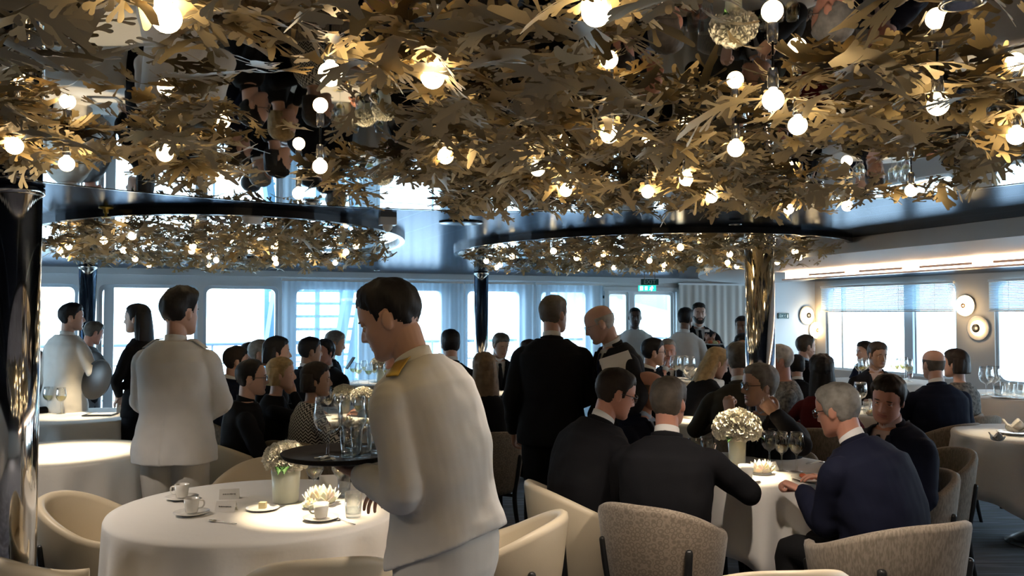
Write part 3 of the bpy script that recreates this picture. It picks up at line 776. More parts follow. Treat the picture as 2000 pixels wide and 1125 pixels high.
# ------------------------------------------------------------------ tableware
PRO = {}
def proto(kind):
    """a first one of each kind; copies share its meshes"""
    if kind in PRO: return PRO[kind]
    t = link(kind, None)
    if kind == 'wine_glass':
        o = [(.034, 0), (.034, .002), (.010, .005), (.0045, .012), (.004, .085), (.008, .095), (.028, .112), (.040, .135), (.042, .155), (.037, .19), (.0325, .215)]
        i = [(.0315, .215), (.036, .19), (.041, .155), (.039, .136), (.027, .114), (.001, .099)]
        MB().add(*lathe(o+i, 28)).build('bowl', M['glass'], t)
        MB().add(*lathe([(.002, .1005), (.026, .1145), (.0375, .136), (.0385, .142), (.001, .142)], 24)).build('wine', M['wine'], t)
    elif kind == 'large_wine_glass':
        o = [(.040, 0), (.040, .002), (.010, .006), (.005, .014), (.0045, .075), (.010, .085), (.036, .10), (.050, .125), (.052, .15), (.047, .19), (.043, .215)]
        i = [(.042, .215), (.046, .19), (.051, .15), (.049, .126), (.035, .102), (.001, .089)]
        MB().add(*lathe(o+i, 32)).build('bowl', M['glass'], t)
    elif kind == 'tumbler':
        MB().add(*lathe([(.030, 0), (.033, .01), (.037, .105), (.0355, .105), (.031, .015), (.001, .012)], 28)).build('body', M['glass'], t)
        MB().add(*lathe([(.001, .013), (.031, .016), (.0325, .04), (.001, .04)], 24)).build('water', M['pane'], t)
    elif kind == 'coffee_cup':
        MB().add(*lathe([(.024, .008), (.030, .012), (.034, .04), (.038, .078), (.036, .078), (.032, .04), (.026, .016), (.001, .014)], 32)).build('cup', M['ceramic'], t)
        MB().add(*tube([(.034, 0, .066), (.056, 0, .062), (.060, 0, .042), (.050, 0, .028), (.033, 0, .026)], .0042, 10, 5)).build('handle', M['ceramic'], t)
    elif kind == 'saucer':
        MB().add(*lathe([(.030, 0), (.045, .002), (.074, .012), (.075, .0145), (.045, .006), (.03, .0055), (.001, .005)], 40)).build('dish', M['ceramic'], t)
    elif kind == 'plate':
        MB().add(*lathe([(.06, 0), (.085, .004), (.115, .014), (.115, .017), (.085, .009), (.001, .007)], 44)).build('dish', M['ceramic'], t)
    elif kind == 'spoon':
        MB().add(*tube([(-.07, 0, .003), (-.02, 0, .004), (.035, 0, .006)], [.004, .0022, .0022], 8, 4, flat=.4)).build('handle', M['steel'], t)
        MB().add(*sphere((.053, 0, .0045), (.021, .0125, .004), 16, 8)).build('bowl', M['steel'], t)
    elif kind == 'place_card':
        w_, h_, d_ = .045, .042, .02
        v = []
        for q in (0, .0012): v += [(-w_, -d_-q, 0), (w_, -d_-q, 0), (w_, 0, h_+q), (-w_, 0, h_+q), (-w_, d_+q, 0), (w_, d_+q, 0)]
        MB().add(v, [(0,1,2,3),(3,2,5,4),(9,8,7,6),(10,11,8,9),(0,6,7,1),(4,5,11,10),(0,3,9,6),(3,4,10,9),(1,7,8,2),(2,8,11,5)]).build('card', M['paper'], t, False)
        mb = MB(); r_ = random.Random(2); x = -.026
        ax = np.array([(1, 0, 0), (0, d_, h_)/np.linalg.norm((0, d_, h_)), (0, -h_, d_)/np.linalg.norm((0, d_, h_))])
        while x < .026:
            l = r_.uniform(.003, .006); mb.add(*obox((x, -d_*.5-.0025, h_*.5+.001), ax, (l*.7, r_.uniform(.002, .004), .0006))); x += l
        mb.build('lettering', M['lip'], t, False)
    elif kind == 'lotus_holder':
        mb = MB()
        for ring, (n, r0, r1, h) in enumerate(((9, .03, .070, .035), (8, .025, .052, .052), (7, .02, .034, .060))):
            for k in range(n):
                a = 2*PI*k/n+ring*.35; d = np.array([math.cos(a), math.sin(a), 0]); q = np.array([-d[1], d[0], 0]); rr = []
                for s in np.linspace(0, 1, 6):
                    w_ = .021*math.sin(PI*(.12+.86*s))+.001; c = d*(r0+(r1-r0)*s**.8)+np.array([0, 0, .006+h*s**1.5])
                    rr.append([c-q*w_, c-q*w_*.4-d*.003, c+q*w_*.4-d*.003, c+q*w_, c+q*w_*.4+d*.0005, c-q*w_*.4+d*.0005])
                mb.add(*loft(rr))
        mb.build('petals', M['bisque'], t)
        MB().add(*lathe([(.045, 0), (.05, .004), (.02, .010), (.001, .01)], 24)).build('base', M['ceramic'], t)
        MB().add(*lathe([(.016, .010), (.016, .026), (.001, .025)], 20)).build('candle', M['ceramic'], t)
        MB().add(*sphere((0, 0, .036), (.004, .004, .010), 10, 8)).build('flame', M['flame'], t)
    elif kind == 'menu_tablet':
        MB().add(*box((0, 0, .006), (.24, .17, .010))).build('case', M['black'], t, False)
        MB().add(*box((.012, .008, .0125), (.20, .135, .003))).build('sheet', M['paper'], t, False)
    elif kind == 'napkin':
        r_ = random.Random(4); mb = MB()
        for k in range(7):
            a = 2*PI*k/7; d = np.array([math.cos(a), math.sin(a), 0]); q = np.array([-d[1], d[0], 0]); rr = []
            for s in np.linspace(0, 1, 6):
                w_ = .035*math.sin(PI*(.2+.75*s)); c = d*(.012+.055*s)+np.array([0, 0, .004+.07*s**1.3*(1 if k % 2 else .6)])
                rr.append([c-q*w_, c-d*.012, c+q*w_, c+d*.002])
            mb.add(*loft(rr))
        mb.build('fabric', M['cloth'], t)
    elif kind == 'folded_card':
        v = []
        for q in (0, .0015): v += [(-.06, -.03-q, 0), (.06, -.03-q, 0), (.06, 0, .10+q), (-.06, 0, .10+q), (-.06, .03+q, 0), (.06, .03+q, 0)]
        MB().add(v, [(0,1,2,3),(3,2,5,4),(9,8,7,6),(10,11,8,9),(0,6,7,1),(4,5,11,10),(0,3,9,6),(3,4,10,9),(1,7,8,2),(2,8,11,5)]).build('card', M['paper'], t, False)
    PRO[kind] = t; return t
M['bisque'] = mat('bisque_porcelain', (.85, .80, .70), .5); _t, _b = nodes(M['bisque']); _b.inputs['Subsurface Weight'].default_value = .6; _b.inputs['Subsurface Radius'].default_value = (.02, .014, .008); _b.inputs['Subsurface Scale'].default_value = .5
USED = set()
def put(kind, loc, lab, cat, group=None, rz=0, s=1.0):
    o = proto(kind)
    if kind in USED: o = copy_tree(o)
    USED.add(kind)
    o.location = loc; o.rotation_euler = (0, 0, rz); o.scale = (s, s, s)
    return tag(o, lab, cat, group or kind.replace('_', ' ')+'s')
ZT = TOP+.004
def on(px, py, z=ZT, t=None): return P_z(px, py, TB[t][3]+.004 if t else z)
def bloom_mesh(r, seed, n=520, flat=.8):
    r_ = random.Random(seed); mb = MB()
    for k in range(n):
        z = 1-1.5*(k+.5)/n; a = k*2.39996+r_.uniform(-.2, .2); q = math.sqrt(max(0, 1-z*z)); d = np.array([q*math.cos(a), q*math.sin(a), z])
        rr = r*r_.uniform(.93, 1.05); c = d*rr*np.array([1, 1, flat])
        x = nrm(np.cross(d, (r_.uniform(-1, 1), r_.uniform(-1, 1), .3))); y = np.cross(d, x); w_ = r*r_.uniform(.095, .16)
        tl = r_.uniform(-.4, .7)
        v = [c-d*.3*r, c+x*w_*.8-y*w_*.5+d*tl*w_*.4, c+x*w_*.9+y*w_*.5+d*tl*w_, c+y*w_*1.1+d*w_*.5, c-x*w_*.9+y*w_*.5+d*tl*w_*.7, c-x*w_*.8-y*w_*.5+d*tl*w_*.3]
        mb.add(v, [(0, 1, 2), (0, 2, 3), (0, 3, 4), (0, 4, 5)])
    mb.add(*sphere((0, 0, -.05*r), (r*.72, r*.72, r*.72*flat), 16, 10))
    return mb
def flowers(loc, lab, rb, vr, vh, seed, vm='frost', lv=3, la=0):
    t = thing('flower_vase', lab, 'flowers', loc, 0, 'hydrangea vases')
    MB().add(*lathe([(vr*.84, 0), (vr*.88, .006), (vr, vh), (vr*.93, vh), (vr*.80, .012), (.001, .010)], 36)).build('vase', M[vm], t)
    bloom_mesh(rb, seed).build('blossom', M['petal'], t, True, (0, 0, vh+rb*.42))
    r_ = random.Random(seed)
    for k in range(lv):
        a = la+k*2.1+r_.uniform(-.3, .3); d = np.array([math.cos(a), math.sin(a), 0]); q = np.array([-d[1], d[0], 0]); rr = []
        for s in np.linspace(0, 1, 7):
            w_ = .027*math.sin(PI*(.06+.92*s)); c = d*(vr*.5+s*(rb*.75+.03))+np.array([0, 0, vh+.012+.02*math.sin(s*2.6)-.03*s*s])
            rr.append([c-q*w_+np.array([0, 0, .006]), c, c+q*w_+np.array([0, 0, .006]), c-np.array([0, 0, .002])])
        MB().add(*loft(rr)).build('leaf', M['leafgreen'], t)
    return t
# --- the front table
flowers(on(558, 980), 'white flower in a frosted vase on the front table, under the held tray', .098, .066, .155, 1, lv=5, la=2.6)
put('lotus_holder', on(628, 985), 'lit lotus candle holder glowing beside the front flower vase', 'candle holder', s=1.25)
put('lotus_holder', on(607, 993), 'small white lotus holder leaning against the cup with the front candle', 'candle holder', s=.62)
put('wine_glass', on(614, 975), 'wine glass with pale wine beside the front flower vase', 'glass', s=.98)
put('wine_glass', on(664, 972), 'wine glass with pale wine behind the glowing candle, nearer the waiter', 'glass', s=.98)
put('tumbler', on(690, 1010), 'short tumbler under the hand of the waiter', 'glass', s=1.0)
put('tumbler', on(672, 968), 'tumbler behind the wine glass next to the waiter', 'glass', s=.85)
for px, py, w_ in ((355, 975, 'handle towards the empty chair'), (374, 1005, 'the nearer of two cups side by side'), (627, 1015, 'the cup by the glowing candle')):
    p = on(px, py)
    put('saucer', p, 'white saucer under '+w_, 'saucer', rz=0)
    put('coffee_cup', p+np.array([0, 0, .003]), 'white coffee cup on the front table, '+w_, 'cup', rz={355: PI, 374: .5, 627: PI*.95}[px], s=.86)
put('place_card', on(448, 973), 'white tent card with a name, farther from the spoon', 'place card', rz=.25)
put('place_card', on(442, 998), 'white tent card with a name, just behind the spoon', 'place card', rz=-.1)
put('spoon', on(435, 1021), 'teaspoon lying alone in front of the place cards', 'spoon', rz=2.75)
put('spoon', on(673, 1020), 'teaspoon lying beside the candle-side cup', 'spoon', rz=2.4)
p = on(513, 995); put('plate', p, 'small white plate with butter on the front table', 'plate', s=.62)
b_ = MB().add(*box((0, 0, .013), (.03, .026, .026))).build('butter_block', M['butter'], None, False, p+np.array([0, 0, .006])); tag(b_, 'pale butter block on the small plate of the front table', 'butter')
put('folded_card', on(643, 960), 'beige folded card standing behind the front candle', 'card', rz=.2, s=.8)
# --- the table with the menu
put('wine_glass', on(94, 806), 'wine glass of white wine on the menu table, next to the pillar', 'glass', s=1.05)
put('wine_glass', on(119, 808), 'wine glass of white wine on the menu table, next to the tablet', 'glass', s=1.05)
put('menu_tablet', on(196, 811), 'black menu tablet with a white sheet', 'menu', rz=.1)
put('folded_card', on(240, 805), 'white folded card standing beside the menu tablet', 'card', rz=.4, s=.85)
# --- the men's table
flowers(on(1440, 915), 'glowing white hydrangea in a frosted vase on the table of the grey-haired men', .128, .05, .17, 3, lv=3)
for px, py, w_ in ((1527, 920, 'in front of the raised hands, with pale wine'), (1556, 921, 'empty-looking, beside the grey-haired diner in blue')):
    put('wine_glass', on(px, py), 'wine glass '+w_, 'glass')
for px, py in ((1503, 905), (1512, 896)): put('large_wine_glass', on(px, py), 'large clear glass behind the hydrangea of the men', 'glass', 'large glasses on the table of the men', s=.86)
for px, py in ((1359, 893), (1382, 890), (1386, 905)): put('tumbler', on(px, py), 'clear tumbler beside the hydrangea of the men, behind the man in black', 'glass', 'tumblers on the table of the men', s=1.1)
p = on(1457, 940); put('saucer', p, 'white saucer on the table of the grey-haired men', 'saucer'); put('coffee_cup', p+np.array([0, 0, .003]), 'white cup at the elbow of the man in black', 'cup', rz=1.0, s=1.05)
put('lotus_holder', on(1487, 925), 'lotus candle holder on the table of the men, beside the cup', 'candle holder', s=1.1)
put('plate', on(1590, 938), 'white dinner plate under the fist of the diner in blue', 'plate', s=1.0)
b_ = MB()
r_ = random.Random(3)
for k in range(7): b_.add(*sphere((r_.uniform(-.05, .05), r_.uniform(-.04, .04), .012), (.02, .016, .012), 10, 7))
tag(b_.build('roast_vegetables', M['food'], None, True, on(1590, 938)+np.array([0, 0, .008])), 'roast pieces on the plate of the diner in blue', 'food', None, 'stuff')
put('place_card', on(1506, 918), 'white tent card on the table of the men', 'place card', rz=.7)
put('spoon', on(1592, 905), 'spoon at the far rim of the table of the men', 'spoon', rz=.5)
# --- hydrangea table
for px, py, sd, w_ in ((672, 806, 5, 'nearest the zigzag jacket'), (708, 812, 6, 'middle of the three in a row'), (748, 818, 7, 'in a short green vase against the waiter')):
    flowers(on(px, py), 'white hydrangea on the large table, '+w_, .10, .06, .12, sd, lv=2)
for px, py in ((652, 800), (660, 818), (690, 802), (700, 826), (722, 806), (728, 828), (738, 800), (640, 812)):
    put('wine_glass', on(px, py), 'wine glass among the three hydrangeas', 'glass', 'wine glasses on the hydrangea table', s=.95)
for px, py in ((676, 830), (715, 834), (757, 828)): put('lotus_holder', on(px, py), 'lotus candle holder among the three hydrangeas', 'candle holder', 'candle holders on the hydrangea table')
# --- window table
flowers(on(745, 745, t='window'), 'white hydrangea by the sheer curtains, beside the waiter', .12, .06, .14, 8, lv=2)
for px, py in ((690, 746), (700, 749), (711, 742), (720, 751), (731, 747), (756, 751), (768, 745)): put('wine_glass', on(px, py, t='window'), 'wine glass on the table by the sheer curtains', 'glass', 'wine glasses on the table by the curtains', s=1.05)
# --- table of the ruddy man facing the room
for px, py in ((1320, 742), (1334, 741), (1347, 743)): put('large_wine_glass', on(px, py, t='cards'), 'large clear glass in front of the ruddy man facing the room', 'glass', 'glasses before the ruddy man', s=1.05)
put('napkin', on(1352, 741, t='cards'), 'white folded napkin under the blonde woman leaning forward', 'napkin', s=1.4)
# --- right tables
put('large_wine_glass', on(1681, 800), 'large wine glass beside the ruddy dark-haired man', 'glass', s=1.15)
for px, py in ((1672, 806), (1694, 808), (1705, 802)): put('tumbler', on(px, py), 'clear tumbler on the table beyond the ruddy dark-haired man', 'glass', 'tumblers on the table beyond the ruddy man')
put('lotus_holder', on(1703, 812), 'small candle holder next to the large wine glass', 'candle holder', s=.8)
put('napkin', on(1548, 775), 'white folded napkin behind the man with raised hands', 'napkin', s=1.2)
for px, py in ((1678, 744), (1685, 746), (1748, 742), (1758, 744), (1766, 740), (1775, 745), (1690, 741)): put('wine_glass', on(px, py, t='blinds'), 'wine glass on the table under the blinds', 'glass', 'wine glasses on the table under the blinds', s=1.1)
t_ = on(1777, 741, t='blinds'); put('tumbler', t_, 'tumbler holding a red drink under the blinds', 'glass', s=.9)
MB().add(*lathe([(.028, .013), (.031, .07), (.001, .07)], 20)).build('red_drink', M['food'], bpy.data.objects[ [o.name for o in bpy.data.objects if o.get('label') == 'tumbler holding a red drink under the blinds'][0] ])
for px, py in ((1927, 772), (1941, 770)): put('large_wine_glass', on(px, py, t='far_edge'), 'tall empty wine glass under the far blind', 'glass', 'tall glasses under the far blind', s=1.25)
for px, py in ((1950, 776), (1972, 772), (1980, 768), (1991, 773), (1962, 768)): put('tumbler', on(px, py, t='far_edge'), 'tumbler on the table under the far blind', 'glass', 'tumblers under the far blind')
for px, py in ((1955, 777), (1985, 779)): put('plate', on(px, py, t='far_edge'), 'small plate on the table under the far blind', 'plate', 'plates under the far blind', s=.8)
put('plate', on(1985, 848), 'white plate on the table cut by the photo edge', 'plate', s=1.1)
put('napkin', on(1985, 846, ZT+.016), 'white napkin folded on the plate of the edge table', 'napkin', s=1.3)
put('napkin', on(1948, 862), 'crumpled white napkin at the rim of the edge table', 'napkin', s=.8)
# --- the tray and what stands on it
TRAY = P_y(664, 893, 2.85)
t = thing('serving_tray', 'round dark tray loaded with glasses, held up by the front waiter', 'tray', TRAY)
MB().add(*lathe([(.17, 0), (.185, .004), (.195, .018), (.190, .020), (.180, .008), (.001, .006)], 48)).build('disc', M['tray'], t)
for dx, dy, s_, w_ in ((-.02, -.05, 1.0, 'over the rim by the zigzag jacket'), (.055, -.02, 1.0, 'next to the sleeve')):
    put('large_wine_glass', TRAY+np.array([dx-.01, dy, .008]), 'large empty wine glass on the tray, '+w_, 'glass', s=.92)
for dx, dy in ((.03, .07), (.085, -.07), (.12, .02), (.06, -.12)): put('tumbler', TRAY+np.array([dx, dy, .008]), 'empty tumbler on the held tray', 'glass', 'tumblers on the tray', s=.95)
mb = MB(); r_ = random.Random(8)
for k in range(4):
    c = np.array([r_.uniform(-.06, .0), r_.uniform(-.12, -.06), .010+.002*k]); mb.add(*box(c, (.05, .012, .002), r_.uniform(0, 3)))
tag(mb.build('paper_scraps', M['paper'], None, False, TRAY), 'torn white paper scraps on the held tray', 'paper', None, 'stuff')
# --- table spotlights (recessed lamps in the ceiling above the tables)
def spot(x, y, e, size=52, col=(1, .80, .52), bl=.7, dx=0, dy=0, lab=''):
    t = thing('downlight', lab, 'downlight', (x+dx, y+dy, CEIL-.012))
    MB().add(*lathe([(.03, .0), (.034, -.004), (.034, -.008), (.026, -.008), (.024, -.001)], 20)).build('ring', M['steel'], t)
    l = bpy.data.lights.new('downlight_lamp', 'SPOT'); l.energy = e; l.spot_size = R(size); l.spot_blend = bl; l.color = col; l.shadow_soft_size = .02
    o = link('downlight_lamp', l, None, (x+dx, y+dy, 2.0))
    v = Vector((x, y, TOP))-o.location; o.rotation_euler = v.to_track_quat('-Z', 'Y').to_euler()
    o.parent = t; o.matrix_parent_inverse = Matrix.Translation(-t.location)
SPOTS = {'front': (1.7, .10, .04, 32), 'empty': (2.4, .05, 0, 46), 'menu': (1.4, 0, 0, 40), 'men': (2.6, -.05, .02, 30), 'mid': (1.6, 0, 0, 30), 'hydra': (1.8, 0, 0, 40), 'window': (.4, 0, 0, 34),
         'back': (.7, 0, 0, 34), 'couple': (.6, 0, 0, 34), 'blinds': (.5, 0, 0, 36), 'cards': (.4, 0, 0, 30), 'edge': (.5, -.2, 0, 34), 'far_edge': (.4, 0, 0, 36)}
AIM = {'front': (605, 1003), 'men': (1440, 928), 'hydra': (690, 818), 'edge': (1975, 850)}
SPOTLAB = {'front': 'over the front table with cups', 'empty': 'over the bare white table', 'menu': 'over the menu table', 'men': 'over the table of the grey-haired men', 'mid': 'over the small bright table', 'hydra': 'over the three hydrangeas',
           'window': 'over the table by the sheer curtains', 'back': 'over the small table behind the standing men', 'couple': 'over the table beyond the ruddy man', 'blinds': 'over the table under the blinds', 'cards': 'over the table of the man facing the room', 'edge': 'over the edge table', 'far_edge': 'over the table under the far blind'}
for k, (e_, dx, dy, sz) in SPOTS.items():
    x, y, r, _ = TB[k]
    if k in AIM: x, y, _ = P_z(*AIM[k], TOP); dx = dy = 0
    spot(x+dx, y+dy, e_*SPOT, sz, lab='small recessed lamp in the ceiling '+SPOTLAB[k])
for i, (x, y, e_, lab) in enumerate(((.7, 1.3, .8, 'in the leaf canopy above the woven-backed chairs'), (-1.3, 1.5, 1.2, 'in the leaf canopy above the empty cream chair'), (-2.35, 3.7, .7, 'in the leaf canopy above the bare white table'), (1.15, 3.2, .8, 'in the leaf canopy above the man in black with his back turned'), (2.0, 2.2, .6, 'in the leaf canopy above the chair of the grey-white-haired man'), (.2, -.8, 1.4, 'behind the photographer, over the aisle'), (-2.2, -.4, 1.2, 'behind the photographer, near the thick chrome pillar'), (2.4, -.3, 1.2, 'behind the photographer, near the windows'), (-3.0, -3.2, 6, 'behind the photographer, near the rear wall'), (.8, -3.0, 6, 'behind the photographer, by the rear windows'), (.1, 3.3, .6, 'in the leaf canopy above the cream chair of the bowing waiter'))):
    spot(x, y, e_*FILL, 120, (1, .86, .73), .8, lab='added fill lamp '+lab)  # unseen lamps added as warm fill for the near side and the rear
# ------------------------------------------------------------------ people
SKIN = {}
def skin(name, c, lip):
    a = mat(name+'_skin', c, .5, var=(9, tuple(x*.90 for x in c))); _t, b = nodes(a)
    l = mat(name+'_lips', lip, .45); SKIN[name] = (a, l)
skin('fair', (.56, .33, .24), (.42, .17, .14)); skin('ruddy', (.55, .26, .18), (.42, .15, .12)); skin('pale', (.62, .42, .33), (.50, .24, .21))
skin('tan', (.42, .24, .15), (.33, .14, .10)); skin('brown', (.20, .105, .065), (.16, .07, .05)); skin('dark', (.075, .042, .03), (.08, .04, .035))
HAIRM = {}
def hairmat(name, c, c2=None):
    HAIRM[name] = mat(name+'_hair', c, .6, spec=.3, bump=(90, .5, .004), bscale=(1, 1, .12), var=(26, c2 or tuple(x*.6 for x in c)))
for nme, c in (('black', (.010, .008, .008)), ('darkbrown', (.028, .018, .012)), ('brown', (.075, .048, .028)), ('grey', (.19, .17, .15)), ('greybrown', (.12, .10, .08)), ('white', (.48, .45, .41)), ('silver', (.33, .31, .28)), ('blonde', (.42, .29, .14)), ('ash', (.20, .13, .075))): hairmat(nme, c)
def clothm(name, c, b=.35): M[name] = mat(name, c, .85, bump=(260, .2, .001), spec=.12, var=(4, tuple(x*.86 for x in c)))
for nme, c in (('suit_black', (.010, .010, .012)), ('suit_charcoal', (.020, .020, .023)), ('suit_navy', (.010, .013, .028)), ('suit_blue', (.009, .011, .026)), ('dress_black', (.008, .008, .010)), ('uniform_white', (.80, .77, .72)), ('jacket_white', (.80, .79, .77)), ('knit_grey', (.17, .18, .19)),
               ('shirt_white', (.78, .77, .75)), ('shirt_blue', (.40, .48, .62)), ('shirt_pink', (.70, .56, .55)), ('tie_navy', (.02, .03, .09)), ('tie_dark', (.02, .02, .022)), ('trousers_black', (.010, .010, .011)), ('trousers_white', (.78, .75, .69)), ('trousers_beige', (.40, .35, .27)), ('red_dress', (.10, .012, .012)), ('jacket_olive', (.05, .045, .035))): clothm(nme, c)
M['shoe'] = mat('black_leather_shoe', (.01, .01, .01), .3)
M['eyeframe'] = mat('dark_spectacle_frame', (.02, .014, .012), .3)
M['eyewire'] = mat('wire_spectacle_frame', (.35, .33, .30), .3, 1)
def zigzag(name):
    m = mat(name, (.6, .58, .52), .85); t, b = nodes(m)
    tcn = t.nodes.new('ShaderNodeTexCoord'); s = t.nodes.new('ShaderNodeSeparateXYZ'); t.links.new(tcn.outputs['Object'], s.inputs[0])
    def math_(op, a, bb=None):
        n = t.nodes.new('ShaderNodeMath'); n.operation = op
        for i, q in enumerate((a, bb)):
            if q is None: continue
            if isinstance(q, (int, float)): n.inputs[i].default_value = q
            else: t.links.new(q, n.inputs[i])
        return n.outputs[0]
    xy = math_('ADD', s.outputs[0], math_('MULTIPLY', s.outputs[1], .8))
    pp = math_('PINGPONG', xy, .022); z = math_('ADD', s.outputs[2], pp)
    fr = math_('FRACT', math_('DIVIDE', z, .024)); st = math_('GREATER_THAN', fr, .5)
    mx = t.nodes.new('ShaderNodeMix'); mx.data_type = 'RGBA'; mx.inputs[6].default_value = (.03, .03, .035, 1); mx.inputs[7].default_value = (.62, .59, .53, 1)
    t.links.new(st, mx.inputs[0]); t.links.new(mx.outputs[2], b.inputs['Base Color']); M[name] = m
zigzag('zigzag')
M['pattern_grey'] = mat('mottled_grey_jacket', (.25, .24, .22), .85, var=(40, (.05, .05, .05)))

# head, in centimetres, eye line at the origin, y forward
_LZ = np.array([-12.3, -11.8, -11, -10, -8.5, -7, -5.5, -4, -2, 0, 2, 4, 6, 8, 9.5, 10.6, 11.3, 11.7])
_LW = np.array([1.6, 2.9, 4.1, 5.0, 5.8, 6.25, 6.6, 6.9, 7.15, 7.3, 7.45, 7.45, 7.2, 6.5, 5.5, 4.2, 2.7, 1.0])
_LF = np.array([7.6, 8.3, 8.8, 9.0, 9.0, 9.1, 9.2, 9.3, 9.3, 9.2, 9.6, 9.6, 9.2, 8.2, 6.7, 4.7, 2.4, .2])
_LB = np.array([4.6, 2.8, .8, -1.2, -3.6, -5.4, -6.8, -8.0, -9.2, -9.9, -10.3, -10.4, -10.1, -9.2, -8.0, -6.4, -4.3, -2.0])
def head_grid(feat=True, nth=56, zs=None, jaw=1.0, nose=1.0):
    if zs is None: zs = np.concatenate([np.linspace(-12.3, -11, 5), np.linspace(-10.6, 3, 42), np.linspace(3.6, 10.4, 14), [10.9, 11.3, 11.55, 11.7]])
    a = np.linspace(0, 2*PI, nth, endpoint=False)
    a = a-.30*np.sin(2*a)*0
    # more columns on the face
    a = PI/2+((a-PI/2+PI) % (2*PI)-PI); a = np.sort(a); d = (a-PI/2)/PI; a = PI/2+PI*np.sign(d)*abs(d)**1.35
    W, F, B = np.interp(zs, _LZ, _LW), np.interp(zs, _LZ, _LF), np.interp(zs, _LZ, _LB)
    rings = []
    for z, w_, f_, b_ in zip(zs, W, F, B):
        if z < -4: w_ = w_*(1+(jaw-1)*min(1, (-4-z)/4))
        yc, hd = (f_+b_)/2, (f_-b_)/2; c, s = np.cos(a), np.sin(a)
        rings.append(np.c_[w_*np.sign(c)*abs(c)**.86, yc+hd*np.sign(s)*abs(s)**.90, np.full(nth, z)])
    G = np.array(rings)
    if feat:
        x, y, z = G[..., 0], G[..., 1], G[..., 2]; fr = smooth01((y-2)/3.5); ax = abs(x)
        g = lambda q, s: np.exp(-(q/s)**2)
        rz_ = np.where(z > -3.7, smooth01((1.9-z)/5.2)**.8, smooth01((z+5.1)/1.3))
        dy = 2.55*nose*g(x, .80+.10*np.clip(1-z, 0, 5)*.5)*rz_
        dy += .75*nose*g(ax-1.25, .65)*g(z+4.0, .8)
        dy += -1.15*g(ax-3.1, 1.55)*g(z-.15, 1.25)+.40*g(ax-2.7, 2.2)*g(z-2.1, .8)+.35*g(ax-4.6, 1.7)*g(z+2.7, 1.5)
        dy += .62*g(x, 2.0)*(g(z+6.15, .5)+.9*g(z+7.35, .55))-.55*g(x, 2.3)*g(z+6.75, .24)-.40*g(x, 2.2)*g(z+8.6, .7)+.55*g(x, 1.9)*g(z+10.4, 1.0)
        dy += -.25*g(ax-2.6, .6)*g(z+5.6, 1.6)
        G[..., 1] = y+dy*fr
    return G
def hairline(y, style):
    """lowest z that carries hair at depth y"""
    Y = [-11, -5, -3.2, -2.4, .9, 1.3, 2.3, 3.0, 4.6, 6.2, 7.6, 10]
    Z = {'short': [-7.8, -7.0, -5.0, 1.6, 1.6, -2.0, -2.2, 1.5, 4.2, 5.6, 6.4, 6.9],
         'faded': [-5.0, -4.5, -2.0, 2.2, 2.2, -.5, -.5, 2.2, 4.4, 5.8, 6.6, 7.0],
         'recede': [-7.6, -6.8, -5.0, 1.6, 1.6, -2.0, -2.0, 2.8, 6.6, 8.9, 9.4, 9.9],
         'full': [-9, -8.0, -6.5, -.5, -.5, -3.5, -3.0, 1.6, 4.2, 5.8, 6.7, 7.4],
         'bald': [-7.6, -6.8, -5.0, 1.6, 1.6, -1.5, -1.0, 2.5, 9, 13, 13, 13]}
    Z['long'] = Z['bob'] = Z['full']
    return np.interp(y, Y, Z[style])
def make_hair(style, thick=1.1, top=.8, seed=0, fuzz=.25):
    mb = MB()
    if style == 'none': return None
    zs = np.concatenate([np.linspace(-9.5, 11.2, 46), [11.5, 11.7]])
    G = head_grid(False, 64, zs); x, y, z = G[..., 0], G[..., 1], G[..., 2]
    nz0 = np.array([[noise.noise(Vector((p[0]*.9+seed*3, p[1]*.9, p[2]*.5))) for p in row] for row in G])
    hl = hairline(y, style)+nz0*.9*smooth01((y-2)/3); msk = smooth01((z-hl+.3)/.9)
    if style == 'bald': msk = msk*smooth01((5.2-z-.25*np.maximum(-y, 0)*.2)/1.6)
    C = np.array([0, -.5, 1.5]); D = G-C; D = D/np.linalg.norm(D, axis=2)[..., None]
    up = smooth01((z-3)/6)*smooth01((y+8)/10)
    th = thick*(.55+.45*smooth01((z+6)/8))+top*up
    th = th*(.28+.72*smooth01((z-hl)/{'faded': 6, 'full': 3.2, 'long': 3, 'bob': 3}.get(style, 4.5)))*(1+.22*np.tanh((x-2)/2.5)*smooth01((y-1)/5))
    if style == 'bald': th = th*.7
    nz = np.array([[noise.noise(Vector((p[0]*.45+seed, p[1]*.45, p[2]*.16))) for p in row] for row in G])
    nz2 = np.array([[noise.noise(Vector((p[0]*1.3+seed, p[1]*1.3, p[2]*.4))) for p in row] for row in G])
    G = G+D*(th*msk-.8*(1-msk)+(nz*1.6+nz2*.7)*fuzz*msk)[..., None]
    mb.add(*loft(G))
    def el(c, r): mb.add(*sphere(c, r, 14, 8))
    if style in ('long', 'bob'):
        r_ = random.Random(seed)
        zb = -24 if style == 'long' else -8.5
        ring = []; a = np.linspace(0, 2*PI, 48, endpoint=False)
        for t in np.linspace(0, 1, 12):
            zz = 5+(zb-5)*t; w_ = (8.3+1.1*math.sin(t*2.6)+(1.2*t if style == 'long' else .6))*(1 if t < .9 else .92); f_ = 3.0-1.8*t*(1 if style == 'bob' else 2.0); b_ = -11.2-1.2*math.sin(t*2)-(1.0*t if style == 'long' else -.8*t)
            yc, hd = (f_+b_)/2, (f_-b_)/2
            rip = 1+.02*np.sin(a*13+t*4)+.02*np.sin(a*7+t*3+seed)
            ring.append(np.c_[w_*np.cos(a)*rip, yc+hd*np.sin(a)*rip, np.full(48, zz)])
        mb.add(*loft(ring))
    return mb
_EYE = None
